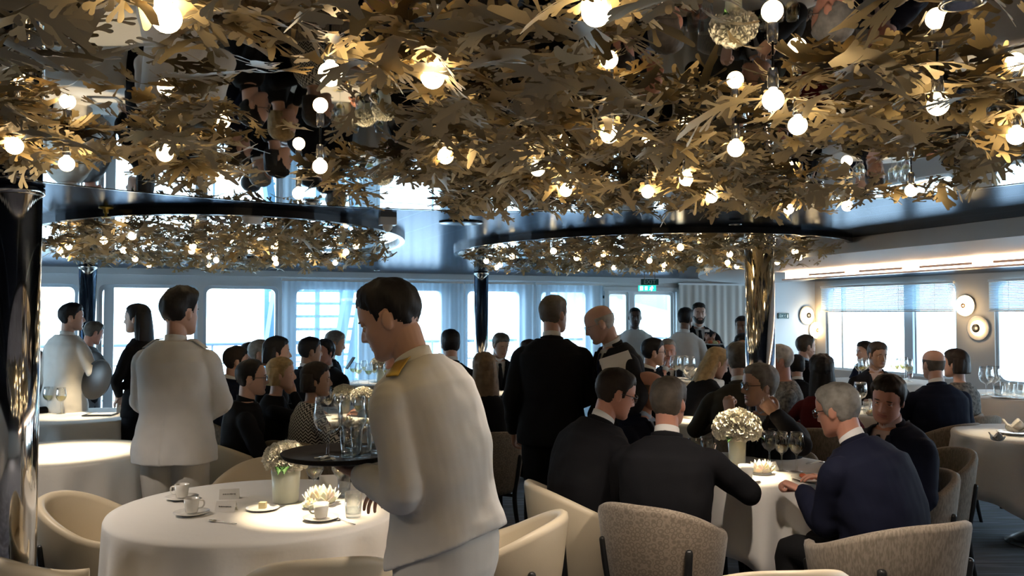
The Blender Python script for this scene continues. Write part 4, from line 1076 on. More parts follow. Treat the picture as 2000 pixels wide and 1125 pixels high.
def eye_mesh():
    global _EYE
    if _EYE is None:
        v, f = sphere((0, 0, 0), 1.2, 20, 14)
        c = np.array([v[list(q)].mean(0) for q in f]); mb = MB()
        for q, p in zip(f, c): mb.add(v[list(q)], [tuple(range(len(q)))], 1 if p[1] > 1.02 else 0)
        mb.v = [np.concatenate(mb.v)*.01]; _EYE = mb.data('eye', [M['eyewhite'], M['iris']])
    return _EYE
def hand_parts(mb, W, d, nb_, thumb, curl=.5, s=1.0, spread=.06):
    """palm, four bent fingers and a thumb; W wrist, d along the hand, nb_ out of the back of the hand, thumb = +-1 side"""
    d = nrm(d); nb_ = nrm(np.asarray(nb_)-d*(np.asarray(nb_)@d)); x = np.cross(d, nb_)*thumb      # x towards the thumb
    P = lambda a, b, c: W+s*(x*a+d*b+nb_*c)
    rings = []
    a = np.linspace(0, 2*PI, 16, endpoint=False)
    for t, w_, h_ in ((-.02, .027, .021), (.0, .028, .020), (.03, .036, .018), (.065, .041, .016), (.092, .040, .013), (.10, .034, .009)):
        rings.append([P(w_*math.cos(q), t, h_*math.sin(q)) for q in a])
    mb.add(*loft(rings))
    for i, (xo, L, yb) in enumerate(((.030, .072, .088), (.010, .080, .093), (-.010, .075, .090), (-.029, .058, .082))):
        c = curl*(1+.08*i); pts = [P(xo*.9, yb-.02, 0), P(xo, yb, 0)]; ang = 0; p = np.array([xo, yb, 0.0]); sx = (1.5-i)*spread
        for k, fl in enumerate((.42, .32, .26)):
            ang += c*(.75 if k == 0 else .95); p = p+L*fl*np.array([sx*math.cos(ang), math.cos(ang), -math.sin(ang)]); pts.append(P(*p))
        mb.add(*tube(pts, np.array([.0085, .0088, .0082, .0074, .0062])*s, 10, 3))
    c = curl*.7
    pts = [P(.018, .012, -.004), P(.040, .036, -.010-.008*c), P(.056-.012*c, .062, -.016-.022*c), P(.062-.026*c, .088-.006*c, -.020-.034*c)]
    mb.add(*tube(pts, np.array([.013, .0115, .0095, .0070])*s, 10, 3))
PEOPLE = []
def person(lab, px, py, z, pose='sit', yaw=0, lean=6, twist=0, hy=None, hp=0, hr=0, b=1.0, fem=False, cloth='suit', top='suit_black', leg='trousers_black', hair='short', hc='darkbrown', hk=None, sk='fair',
           specs=None, beard=False, arms=None, vox=.008, shirt='shirt_white', tie='tie_dark', group=None, epaul=False, seam=False, chairkind=None, chairlab=None, chair_yaw=None, chair_at=None, chair_s=1.06, hemtilt=0, slide=0, sway=0, hem=None, legs='trousers', smin=.9, smax=1.1, jaw=1.0, nose=1.0, headscale=1.0, cuffs=True):
    hy = yaw if hy is None else hy
    arms = arms or {}
    sit = pose == 'sit'; hz = .53 if sit else .95
    # spine: pelvis at the origin of the local plan
    ds = np.arange(0, .6001, .01); ang = R(lean)*smooth01(ds/.36)+R(lean)*.0
    sw = R(sway)*smooth01(ds/.36)
    ys = np.cumsum(np.sin(ang))*.01; zs = np.cumsum(np.cos(ang)*np.cos(sw))*.01; xs = np.cumsum(np.sin(sw))*.01
    def spine(d):
        if d <= 0: return np.array([0, 0, hz+d]), np.eye(3)
        p = np.array([np.interp(d, ds, xs), np.interp(d, ds, ys), hz+np.interp(d, ds, zs)])
        return p, rotz(R(twist)*smooth01(d/.4))@rotx(-np.interp(d, ds, ang))@roty(np.interp(d, ds, sw))
    # rotx(-a) leans +y forward and down
    Np, Rn = spine(.53)
    RH = rotz(R(hy-yaw))@rotx(-R(hp))@roty(R(hr))
    nv = rotx(-R(lean)*.75)@np.array([0, .012, .07])
    if twist or sway: nv = rotz(R(twist))@nv
    Ho = Np+nv+RH@np.array([0, .022, .095])
    # scale and stand so that the eyes meet the picture
    Hw = P_y(px, py, z); s = min(smax, max(smin, Hw[2]/Ho[2]))
    if abs(s*Ho[2]-Hw[2]) > .02: print('HEAD', lab[:40], 'wants', round(Hw[2], 2), 'has', round(s*Ho[2], 2))
    Rz = rotz(R(yaw)); root = Hw-Rz@(Ho*s); root[2] = 0
    toloc = lambda p: (Rz.T@(np.asarray(p)-root))/s
    t = thing('person', lab, 'person', root, R(yaw), group); t.scale = (s, s, s)
    f_ = b
    sec = [(-.16, .185, .135, .14), (-.08, .19, .135, .145), (0, .182, .132, .14), (.12, .165, .125, .115), (.25, .178, .132, .12), (.36, .185, .13, .125), (.43, .184, .115, .12), (.485, .150, .088, .10), (.52, .092, .066, .08), (.548, .064, .058, .064)]
    if fem: sec = [(-.16, .185, .125, .145), (-.08, .188, .122, .145), (0, .172, .115, .13), (.12, .138, .105, .10), (.25, .155, .135, .105), (.34, .160, .140, .11), (.42, .158, .105, .105), (.48, .126, .075, .09), (.52, .07, .058, .07), (.548, .056, .05, .056)]
    A_ = np.linspace(0, 2*PI, 36, endpoint=False); ca, sa = np.cos(A_), np.sin(A_)
    secA = np.array(sec)
    def sec_at(d): return [np.interp(d, secA[:, 0], secA[:, k]) for k in (1, 2, 3)]
    def ring(d, rx, fy, by):
        p, Rr = spine(d); q = np.c_[rx*np.sign(ca)*abs(ca)**.84, np.where(sa > 0, fy, by)*np.sign(sa)*abs(sa)**.84, np.zeros(36)]
        return p+q@Rr.T
    def torso(k, d0, d1, grow=0, flare=0):
        out = []
        for d in np.r_[np.arange(d0, min(d1, .44), .03), [x for x in (.45, .47, .485, .50, .515, .53, .548) if x <= d1+1e-6]]:
            rx, fy, by = sec_at(d); w_ = (b if d < .45 else 1+(b-1)*.5); fl = 1+flare*smooth01((.06-d)/.3)
            out.append(ring(d, (rx*w_*k+grow)*fl, (fy*w_*k+grow)*fl, (by*w_*k+grow)*fl))
        return loft(out)
    def surf(x, d, grow=.018):
        rx, fy, by = sec_at(d); rx = rx*b+grow; fy = fy*b+grow
        p, Rr = spine(d); y = fy*max(0, 1-min(1, (abs(x)/rx))**2.38)**.42
        return p+Rr@np.array([x, y, 0]), Rr@nrm(np.array([x/rx**2*1.2, max(y, .02)/fy**2, .0]))
    body = MB()
    body.add(*torso(.88, -.14, .53))
    body.add(*tube([spine(.47)[0], Np+nv*.35, Ho+RH@np.array([0, -.028, -.055])], [.062, .057, .055] if not fem else [.052, .047, .046], 20, 5))
    G = head_grid(True, jaw=jaw, nose=nose)*.01*headscale
    def H(p): return Ho+np.asarray(p)@RH.T
    body.add(H(G.reshape(-1, 3)), loft(G)[1])
    for sg in (1, -1):      # ears and eyelids
        v, f = sphere((0, 0, 0), (.0085, .019, .031), 14, 10); v = v@rotx(R(12)).T
        body.add(H(v@rotz(sg*R(-20)).T+np.array([sg*.0755, -.012, -.012])), f)
        for dz, rr in ((.0078, .0064), (-.0086, .0044)):
            v, f = sphere((0, 0, 0), (.0165, .008, rr), 12, 8); body.add(H(v+np.array([sg*.031, .0835, .001+dz])), f)
    jk, tr, shoe, sh = MB(), MB(), MB(), MB()
    sleeve = []
    dress = cloth in ('dress', 'knit'); slr = np.array([.054, .063, .063, .059, .057, .053, .045])*(b*.5+.5)
    if fem: slr = slr*.80
    for side, sg in (('l', -1), ('r', 1)):
        p43, R43 = spine(.424); wsh = (.150 if fem else .175)*b
        S = p43+R43@np.array([sg*wsh, -.005, 0])
        sp_ = arms.get(side, 'down' if not sit else 'table')
        cfg = dict(curl=.45, pole=None, nb=None, hand=None)
        if isinstance(sp_, tuple): cfg.update(sp_[1]); sp_ = sp_[0]
        if isinstance(sp_, str):
            if sp_ == 'down': Wt = S+np.array([sg*.07, .07, -.50]); pole = (sg*.3, -1, 0)
            elif sp_ == 'front': Wt = spine(.02)[0]+np.array([sg*.05, .20, .03]); pole = (sg*1, -.3, -.2)
            elif sp_ == 'lap': Wt = np.array([sg*.12, .34, .66]); pole = (sg*.8, -.6, -.4)
            elif sp_ == 'table': Wt = np.array([sg*.15, max(.34, p43[1]+.24), .80/s]); pole = (sg*.8, -.5, -.6)
            elif sp_ == 'table2': Wt = np.array([sg*.22, max(.30, p43[1]+.20), .80/s]); pole = (sg*1.0, -.3, -.5)
            elif sp_ == 'akimbo': Wt = spine(.04)[0]+np.array([sg*.20, .03, 0]); pole = (sg*1, -.35, 0)
            elif sp_ == 'chin': Wt = Ho+RH@np.array([sg*.035, .10, -.16]); pole = (sg*.6, .2, -1)
            elif sp_ == 'carry': Wt = p43+np.array([sg*.12, .26, -.27]); pole = (sg*.8, -.6, -.6)
        else: Wt = np.asarray(toloc(sp_) if cfg.get('world', True) else sp_, float); pole = (sg*.7, -.6, -.7)
        if cfg['pole'] is not None: pole = cfg['pole']
        L1, L2 = .285*(.93 if fem else 1), .255*(.93 if fem else 1)
        v = Wt-S; D = np.linalg.norm(v)
        if D > (L1+L2)*.985:
            if D > (L1+L2)*1.05: print('REACH', lab[:36], side, round(D*s, 2))
            Wt = S+v/D*(L1+L2)*.985; D = (L1+L2)*.985
        v = nrm(Wt-S); a = (L1*L1-L2*L2+D*D)/(2*D); h = math.sqrt(max(L1*L1-a*a, 1e-6)); q = np.asarray(pole, float); q = nrm(q-v*(q@v)); E = S+v*a+q*h
        fd = nrm(Wt-E)
        lk = .88 if fem else 1
        body.add(*tube([S, S+(E-S)*.45, E, E+(Wt-E)*.4, Wt], np.array([.044, .042, .036, .035, .026])*lk, 14, 4))
        hd = np.asarray(cfg['hand'], float) if cfg['hand'] is not None else fd
        nbk = np.asarray(cfg['nb'], float) if cfg['nb'] is not None else (np.array([0, 0, 1.0]) if sp_ is not None and abs(fd[2]) < .75 else np.array([sg*1.0, 0, 0]))
        # thumb side: right hand, palm down, fingers ahead -> thumb towards the left
        hand_parts(body, Wt+hd*.012, hd, nbk, sg*-1, cfg['curl'], .92 if fem else 1.0)
        sl = MB() 
        cut = Wt-fd*.005
        pts = [S-R43@np.array([sg*.045, 0, -.0]), S+(E-S)*.05, S+(E-S)*.4, S+(E-S)*.78, E, E+(Wt-E)*.5, cut]
        jk.add(*tube(pts, slr, 18, 5, round_ends=True))
        if cuffs and cloth == 'suit': sh.add(*tube([cut-fd*.03, cut+fd*.012], .034, 16, 1, round_ends=False))
        # leg
        hip = np.array([sg*.092, 0, hz-.03])
        if sit: kn, an = np.array([sg*.12, .42, .50]), np.array([sg*.12, .36, .09])
        else: kn, an = np.array([sg*.098, .015, .50]), np.array([sg*.10, -.02, .09])
        body.add(*tube([hip, (hip+kn)/2, kn, (kn*.6+an*.4), an], [.082, .070, .052, .050, .034], 14, 4))
        body.add(*tube([an+np.array([0, -.03, -.03]), an+np.array([0, .06, -.055]), an+np.array([sg*.01, .15, -.065])], [.030, .032, .022], 12, 3, flat=.7))
        lr_ = np.array([.105, .090, .072, .066, .060] if sit else [.112, .104, .088, .082, .078])*(1.0 if not fem else .95)
        tr.add(*tube([hip, (hip+kn)/2, kn, (kn*.5+an*.5), an+np.array([0, 0, -.02])], lr_, 18, 4, round_ends=True))
        shoe_pts = [an+np.array([0, -.055, -.045]), an+np.array([0, .03, -.04]), an+np.array([sg*.008, .11, -.055]), an+np.array([sg*.012, .185, -.062])]
        shm = MB().add(*tube(shoe_pts, [.040, .044, .040, .026], 14, 3, flat=.75))
        shm.v[0][:, 2] = np.maximum(shm.v[0][:, 2], .002); shm.build('shoe', M['shoe'], t)
    # bodies grow together into one skin
    bm = remesh(body, vox*.62 if vox < .007 else vox*.75, 2)
    V = bm.v[0]; fc = np.array([V[list(q)].mean(0) for q in bm.f]); lc = (fc-Ho)@RH*100/headscale
    inl = (abs(lc[:, 0]) < 2.5) & (lc[:, 2] < -5.75) & (lc[:, 2] > -7.85+.25*abs(lc[:, 0])) & (lc[:, 1] > 8.6) & (lc[:, 2] < -5.75-.12*abs(lc[:, 0]))
    bm.m = inl.astype(int).tolist()
    bm.build('body', list(SKIN[sk]), t)
    for sg in (1, -1):
        o = link('eye', eye_mesh(), t, H(np.array([sg*.031, .0755, .001]))); o.rotation_euler = Matrix(RH.tolist()).to_euler()
    # upper garment
    jh = hem if hem is not None else (-.12 if sit else (-.14 if cloth == 'suit' else -.20))
    if fem and cloth == 'dress': jh = -.12
    flare = .10 if cloth == 'uniform' else .03
    tv, tf = torso(1.0, jh, .53 if cloth in ('suit',) else .54, .018 if not dress else .010, flare)
    if hemtilt: tv[:, 2] -= math.tan(R(hemtilt))*tv[:, 1]*smooth01((hz+.12-tv[:, 2])/.2)
    jk.add(tv, tf)
    p43, R43 = spine(.43)
    jm = remesh(jk, vox, 7, .020 if not dress else .010, .13)
    V = jm.v[0]
    if seam:
        bk = smooth01((-V[:, 1]-.0)/.05)*smooth01((hz+.16-V[:, 2])/.10)
        V[:, 1] += .007*np.exp(-((V[:, 0]-.004)/.006)**2)*bk
    if cloth == 'suit' or cloth == 'open':
        fc = np.array([V[list(q)].mean(0) for q in jm.f]); lc = (fc-p43)@R43; dd = lc[:, 2]+.43
        vw = np.clip(.062*(dd-.16)/.34, 0, .066)
        cutm = ((lc[:, 1] > .02) & (dd > .16) & (abs(lc[:, 0]) < vw)) | ((dd > .505) & (abs(lc[:, 0]) < .064) & (lc[:, 1] > -.03))
        jm.f = [q for q, c in zip(jm.f, cutm) if not c]; jm.m = [0]*len(jm.f)
    if cloth == 'suit':
        for sg in (1, -1):       # lapels and collar roll
            rr = []
            for d, w_ in ((.17, .004), (.24, .030), (.33, .052), (.405, .066), (.41, .046), (.46, .044), (.505, .030)):
                x0 = .062*(d-.16)/.34-.004; q = []
                for x, gr in ((x0, .019), (x0+w_*.5, .024), (x0+w_, .021), (x0+w_*.5, .014)):
                    p, n_ = surf(sg*x, d, gr); q.append(p)
                rr.append(q)
            jm.add(*loft(rr))
        rr = []
        for t_ in np.linspace(-1, 1, 13):
            an_ = PI*1.5+t_*PI*.62; q = []
            for r_, hh in ((.066, -.012), (.074, -.012), (.070, .020), (.064, .024)):
                q.append(Np+Rn@np.array([r_*1.02*math.cos(an_), r_*.95*math.sin(an_)-.002, hh-.012*abs(t_)]))
            rr.append(q)
        jm.add(*loft(rr))
    if cloth == 'uniform':
        rr = []
        for r_, hh in ((.070, -.035), (.064, 0), (.062, .030), (.058, .030), (.058, -.03)):
            rr.append(Np+(np.c_[r_*ca*.98, r_*sa-.002, np.full(36, hh)-.012*sa])@Rn.T)
        jm.add(*loft(rr, cap=False))
    o = jm.build({'suit': 'jacket', 'uniform': 'jacket', 'dress': 'dress', 'knit': 'sweater', 'open': 'jacket', 'shirt': 'shirt'}[cloth], M[top], t)
    if cloth == 'suit' or cloth == 'open':
        m_ = o.modifiers.new('s', 'SOLIDIFY'); m_.thickness = .006; m_.offset = -1
    if cloth in ('suit', 'open'):
        sh.add(*torso(.93, .05, .515, .003))
        rr = []
        for r_, hh in ((.064, -.03), (.062, .0), (.060, .034), (.057, .034), (.057, -.02)):
            rr.append(Np+nv*.12+(np.c_[r_*ca, r_*sa-.002, np.full(36, hh)-.016*sa])@Rn.T)
        sh.add(*loft(rr, cap=False))
        sh.build('shirt', M[shirt], t)
        if tie:
            rr = []
            for d, w_ in ((.50, .013), (.485, .019), (.47, .015), (.44, .019), (.35, .027), (.25, .033), (.14, .036)):
                q = []
                for x, gr in ((-w_, .010), (0, .018), (w_, .010), (0, .004)):
                    p, n_ = surf(x, d, gr); q.append(p)
                rr.append(q)
            MB().add(*loft(rr)).build('tie', M[tie], t)
    if epaul:      # shoulder boards lying on the cloth
        jv = jm.v[0]
        for sg in (1, -1):
            a_, b__ = spine(.50)[0]+R43@np.array([sg*.080, -.01, 0]), p43+R43@np.array([sg*wsh*.98, -.008, 0]); yv = R43[:, 1]; rr = []
            for q in np.linspace(0, 1, 6):
                row = []
                for w_ in (-.024, -.012, 0, .012, .024):
                    p = a_+(b__-a_)*q+yv*w_; near_ = jv[np.hypot(jv[:, 0]-p[0], jv[:, 1]-p[1]) < .014]
                    row.append((p[0], p[1], near_[:, 2].max()+.003 if len(near_) else p[2]))
                row = np.array(row); rr.append(np.vstack([row, row[::-1]+np.array([0, 0, .006])]))
            MB().add(*loft(rr)).build('epaulette', M['gold' if epaul == 'gold' else top], t, True)
    # trousers
    pel = [ring(d, q*b*.97+.012, w_*b*.97+.010, e_*b*.97+.010) for d, q, w_, e_ in ((-.15, .165, .11, .12), (-.10, .18, .125, .135), (-.03, .182, .128, .138), (.07, .168, .12, .122))]
    tr.add(*loft(pel))
    if legs == 'skirt':
        if sit: tr.add(*tube([(0, .0, hz-.03), (0, .25, .53), (0, .44, .50)], [.16, .16, .12], 20, 4, flat=.62))
        else: tr.add(*tube([(0, 0, hz), (0, 0, .7), (0, 0, .42)], [.175, .185, .17], 24, 4, flat=.72))
    tm = remesh(tr, max(vox, .009), 4, .010, .13); tm.build('skirt' if legs == 'skirt' else 'trousers', M[leg], t)
    # hair, brows, beard
    hk = hk or {}
    hm = make_hair(hair, **hk) if hair else None
    if hm is not None:
        for sg in (1, -1):
            v, f = sphere((0, 0, 0), (1.75, .45, .30), 12, 6); v = v@roty(sg*R(6)).T; hm.add(v@rotz(-sg*R(14)).T+np.array([sg*3.1, 9.25, 2.15]), f)
        hm.v = [H(np.concatenate(hm.v)*.01*headscale)]
        hm.build('hair', HAIRM[hc], t)
    if beard:
        zs_ = np.linspace(-12.2, -1, 26); Gb = head_grid(True, 56, zs_); x, y, z_ = Gb[..., 0], Gb[..., 1], Gb[..., 2]
        edge = np.interp(abs(x), [0, 2.6, 4, 6.5, 8], [-4.6, -4.8, -6.0, -2.6, -2.0])
        mk = smooth01((edge-z_)/.6)*smooth01((y+1.0)/1.2)
        lipm = (abs(x) < 2.3) & (z_ < -5.7) & (z_ > -7.8) & (y > 8); mk = np.where(lipm, 0, mk)
        c_ = np.array([0, 1.5, -4]); D_ = Gb-c_; D_ = D_/np.linalg.norm(D_, axis=2)[..., None]
        Gb = Gb+D_*(mk*.45-.5*(1-mk))[..., None]
        MB().add(H(Gb.reshape(-1, 3)*.01), loft(Gb)[1]).build('beard', HAIRM[hc], t)
    if specs:
        fm = M['eyeframe'] if specs == 'dark' else M['eyewire']; r0 = .0022 if specs == 'dark' else .0013; mb = MB(); le = MB()
        for sg in (1, -1):
            a = np.linspace(0, 2*PI, 22); c = np.array([sg*.0325, .103, -.003])
            loop = np.c_[c[0]+.024*np.sign(np.cos(a))*abs(np.cos(a))**.75, np.full(22, c[1])-.10*abs(.024*np.cos(a)*sg)*0-.004*sg*np.cos(a), c[2]+.019*np.sign(np.sin(a))*abs(np.sin(a))**.8]
            mb.add(H(0)+0, []) if False else None
            v, f = tube(loop, r0, 6, 1, round_ends=False); mb.add(H(v), f)
            v, f = tube([(sg*.0565, .098, .003), (sg*.074, .06, .004), (sg*.078, .0, .002), (sg*.077, -.022, -.016)], r0, 6, 3, round_ends=False); mb.add(H(v), f)
            le.add(H(loop[:-1]), [tuple(range(21))])
        v, f = tube([(-.009, .106, .001), (0, .110, .004), (.009, .106, .001)], r0, 6, 3, round_ends=False); mb.add(H(v), f)
        g_ = mb.build('spectacles', fm, t); le.build('lens', M['lens'], g_, False)
    if sit and chairkind:
        cy_ = yaw if chair_yaw is None else chair_yaw
        d_ = np.array([-math.sin(R(cy_)), math.cos(R(cy_)), 0]); c_ = root+d_*(.03+slide) if chair_at is None else chair_at
        chair(c_[0], c_[1], cy_, chairkind, chairlab, chair_s)
    PEOPLE.append(t); t['_px'] = px
    del t['_px']
    return t, H, toloc, root, s
# ------------------------------------------------------------------ the cast, each where the photo has them
# standing crew
person('person in a white dress jacket bowing over the front table, holding a tray', 762, 622, 2.78, 'stand', 62, 20, hy=80, hp=22, cloth='uniform', top='uniform_white', leg='trousers_white', hair='faded', hc='black', hk=dict(thick=1.0, top=1.2, fuzz=.45), sk='fair', vox=.0055, epaul='gold', hem=-.05, hemtilt=24, b=1.03,
       arms={'l': (P_y(712, 930, 2.72), dict(pole=(-.5, -1, .15), nb=(0, 0, -1), curl=.15)), 'r': (P_y(748, 966, 3.25), dict(pole=(.6, -.4, -.6), curl=.4, nb=(.3, .2, 1)))})
person('person in white uniform seen from behind, standing straight with hands in front', 352, 611, 5.0, 'stand', -4, 0, hy=-24, cloth='uniform', top='jacket_white', leg='trousers_white', hair='faded', hc='black', hk=dict(thick=1.4, top=2.4, fuzz=.5), sk='fair', vox=.006, epaul=True, seam=True, hem=-.16, b=1.1, headscale=1.08, arms={'l': 'front', 'r': 'front'})
person('person in a white jacket behind the menu table, a black round tray under one arm', 140, 620, 7.6, 'stand', -20, 4, hy=-62, cloth='uniform', top='uniform_white', leg='trousers_beige', hair='short', hc='black', hk=dict(thick=1.1, top=1.6), sk='fair', hem=-.26, arms={'r': ('carry', dict(curl=.8)), 'l': 'down'})
p = P_y(192, 742, 7.42)
t = thing('serving_tray', 'black round tray clamped under the arm by the chrome pillar', 'tray', p); t.rotation_euler = (R(75), 0, R(-25))
MB().add(*lathe([(.15, 0), (.17, .004), (.18, .02), (.174, .02), (.165, .007), (.001, .006)], 40)).build('disc', M['black'], t)
person('person in a grey knit sweater, head bowed, behind the white-jacketed tray carrier', 183, 650, 8.45, 'stand', -25, 10, hy=-40, hp=15, cloth='knit', top='knit_grey', hair='short', hc='greybrown', sk='ruddy', arms={'r': 'carry', 'l': 'down'}, smin=.82)
person('person with long black hair and a black dress, standing in profile before the window', 268, 622, 7.0, 'stand', 75, 4, hy=88, fem=True, cloth='dress', top='dress_black', leg='dress_black', legs='skirt', hair='long', hc='black', hk=dict(thick=1.0, top=.4), sk='pale', arms={'l': 'front', 'r': 'front'})
person('person in a black suit seated half hidden by the thick chrome pillar', 62, 708, 7.6, 'sit', -100, 4, hair='short', hc='greybrown', sk='ruddy')
# guests by the windows
person('person in a navy suit with short brown hair, seated behind the clergyman', 462, 706, 7.2, 'sit', -62, 4, top='suit_navy', hair='short', hc='darkbrown', sk='fair', arms={'l': 'lap', 'r': 'lap'}, chairkind='lines', chairlab='woven tub chair of the brown-haired diner in navy by the window')
person('person in black clerical suit and dark spectacles, seated in profile', 492, 738, 5.85, 'sit', -70, 6, hy=-78, cloth='uniform', top='suit_black', hair='recede', hc='black', sk='fair', specs='dark', vox=.007, hem=-.12, arms={'l': 'lap', 'r': 'lap'}, chairkind='cream', chairlab='cream tub chair of the clergyman in black', chair_yaw=-45)
person('person with blonde hair in a black dress, chin resting on the hand', 549, 730, 6.35, 'sit', -78, 8, fem=True, cloth='dress', top='dress_black', leg='dress_black', legs='skirt', hair='bob', hc='blonde', hk=dict(thick=1.2, top=.5), sk='fair', arms={'r': 'chin', 'l': 'table'}, chairkind='lines', chairlab='woven tub chair of the blonde diner with chin on hand')
person('person with black hair seated behind the blonde diner', 541, 688, 7.3, 'sit', -72, 4, fem=True, cloth='dress', top='dress_black', leg='dress_black', legs='skirt', hair='bob', hc='black', sk='fair', chairkind='lines', chairlab='woven tub chair of the black-haired diner behind the blonde one')
person('person with a silver head of hair seated behind the black-haired diner', 508, 690, 8.2, 'sit', -75, 4, hair='short', hc='silver', sk='fair')
person('person with dark hair, barely seen behind the silver-haired head', 489, 692, 8.9, 'sit', -75, 4, hair='short', hc='darkbrown', sk='fair')
person('person in a black and white zigzag jacket with a dark bob', 618, 742, 5.95, 'sit', -62, 6, hy=-80, fem=True, cloth='knit', top='zigzag', leg='dress_black', legs='skirt', hair='bob', hc='darkbrown', hk=dict(thick=1.5, top=.6), sk='tan', vox=.007, b=1.08, arms={'r': ('table', dict(curl=.3)), 'l': 'table'}, chairkind='lines', chairlab='dark tub chair of the diner in zigzag jacket', chair_yaw=-20)
person('person in a dark suit, back half turned, at the table by the louvred screen', 606, 686, 8.05, 'sit', -40, 4, hy=-58, hair='short', hc='black', sk='tan', arms={'l': 'lap', 'r': 'lap'})
person('person with shaggy dark hair facing the room from the sheer curtains', 634, 688, 8.75, 'sit', 160, 4, hy=150, top='suit_charcoal', hair='full', hc='black', hk=dict(thick=1.5, top=.8, fuzz=.5), sk='ruddy', tie=None)
person('person in a dark suit looking at a phone before the sheer curtains', 654, 670, 9.45, 'sit', -75, 6, hp=12, hair='short', hc='grey', sk='tan', smax=1.2, arms={'r': ('carry', dict(curl=.9)), 'l': ('carry', dict(curl=.6))})
pp = P_y(684, 709, 9.2); o = MB().add(*box((0, 0, 0), (.075, .010, .15))).build('phone', M['black'], None, False, pp); o.rotation_euler = (R(-35), 0, R(-60)); tag(o, 'black phone held up by the suited diner before the sheer curtains', 'phone')
person('person facing the window light, mostly hidden behind the face of the bowing waiter', 775, 692, 7.3, 'sit', 95, 6, hy=100, hair='short', hc='grey', sk='ruddy', chairkind='lines', chairlab='woven tub chair of the diner hidden by the bowing waiter')
person('dark-haired person whose head just shows over the white shoulder of the bowing waiter', 880, 672, 8.2, 'sit', 10, 4, hair='full', hc='black', sk='fair')
person('person with long ash-brown hair, back turned, in front of the chrome pillar', 946, 722, 6.4, 'sit', 8, 4, fem=True, cloth='dress', top='dress_black', leg='dress_black', legs='skirt', hair='long', hc='ash', hk=dict(thick=1.6, top=.4, fuzz=.5), sk='fair', vox=.007, arms={'l': 'table', 'r': 'table'}, chairkind='rings', chairlab='ring-woven tub chair behind the diner with long ash-brown hair', chair_yaw=18)
person('person in a dark suit and tie looking down, right of the chrome pillar', 978, 674, 9.5, 'sit', -165, 6, hp=18, hy=-150, hair='short', hc='greybrown', sk='tan')
person('person in black bending beside the standing man, head hidden by him', 1034, 690, 8.2, 'sit', 40, 12, hair='short', hc='darkbrown', sk='fair', b=1.15)
person('standing person in black suit with thinning grey hair, back turned', 1082, 614, 5.6, 'stand', -8, 2, hy=-40, top='suit_black', hair='recede', hc='greybrown', hk=dict(thick=1.2, top=.3, fuzz=.4), sk='fair', vox=.0065, b=1.12, arms={'r': 'front', 'l': 'down'})
person('standing bald person in a dark suit, leaning to listen, papers under the arm', 1172, 632, 5.5, 'stand', 88, 14, hy=84, hp=22, twist=20, top='suit_charcoal', hair='bald', hc='white', hk=dict(thick=.5, fuzz=.1), sk='fair', specs='wire', tie='tie_navy', vox=.0065, b=1.08, arms={'l': ('akimbo', {}), 'r': 'front'})
o = MB()
for k in range(4): o.add(*box((.004*k, .003*k, .003*k), (.19, .125, .002), .03*k))
o = o.build('papers', M['paper'], None, False, P_y(1204, 714, 5.25)); o.rotation_euler = (R(62), R(-12), R(8)); tag(o, 'sheaf of white papers held at the hip by the bald standing man', 'papers')
person('person in chef whites facing the room before the glazed door', 1240, 619, 10.4, 'stand', 178, 0, cloth='uniform', top='jacket_white', leg='trousers_black', hair='faded', hc='black', hk=dict(thick=.35, top=0, fuzz=.05), sk='dark', hem=-.2, arms={'l': 'front', 'r': 'front'})
person('slender person in a white jacket, back turned, facing the bearded man', 1339, 622, 9.5, 'stand', -30, 3, hy=-35, cloth='uniform', top='jacket_white', leg='trousers_black', hair='short', hc='black', hk=dict(thick=1.0, top=.6), sk='brown', hem=-.24, b=.95, arms={'r': 'carry', 'l': 'down'})
person('bearded person in a black suit and tie holding a plate of food', 1365, 612, 9.95, 'stand', 178, 0, hair='short', hc='darkbrown', hk=dict(thick=.8, top=.8), sk='fair', beard=True, arms={'r': (P_y(1378, 672, 9.7), dict(nb=(0, 0, -1), curl=.2)), 'l': (P_y(1392, 672, 9.7), dict(nb=(0, 0, -1), curl=.2))})
badge = MB().add(*box((0, 0, 0), (.055, .006, .03), -.1)).build('pocket_card', M['paper'], None, False, P_y(1381, 646, 9.80)); tag(badge, 'white card tucked at the chest of the bearded man', 'card')
p = P_y(1396, 674, 9.55); put('plate', p, 'white plate of food held by the bearded man', 'plate', s=1.0)
mb = MB(); mb.add(*sphere((-.05, 0, .032), (.03, .03, .025), 12, 8)).add(*sphere((.04, .02, .03), (.028, .028, .024), 12, 8)); tag(mb.build('roast_vegetables', M['food'], None, True, p), 'red roast pieces on the plate of the bearded man', 'food', None, 'stuff')
mb = MB(); mb.add(*sphere((0, .01, .03), (.035, .03, .022), 12, 8)).add(*sphere((0, -.05, .025), (.03, .025, .018), 12, 8)); tag(mb.build('vegetables', M['food2'], None, True, p), 'pale greens on the plate of the bearded man', 'food', None, 'stuff')
person('young person in a pale blue shirt half hidden behind the chrome pillar', 1450, 638, 9.4, 'stand', 150, 0, cloth='uniform', top='shirt_blue', leg='trousers_black', hair='short', hc='black', sk='brown', b=.92, hem=-.15, arms={'l': 'front', 'r': 'front'})
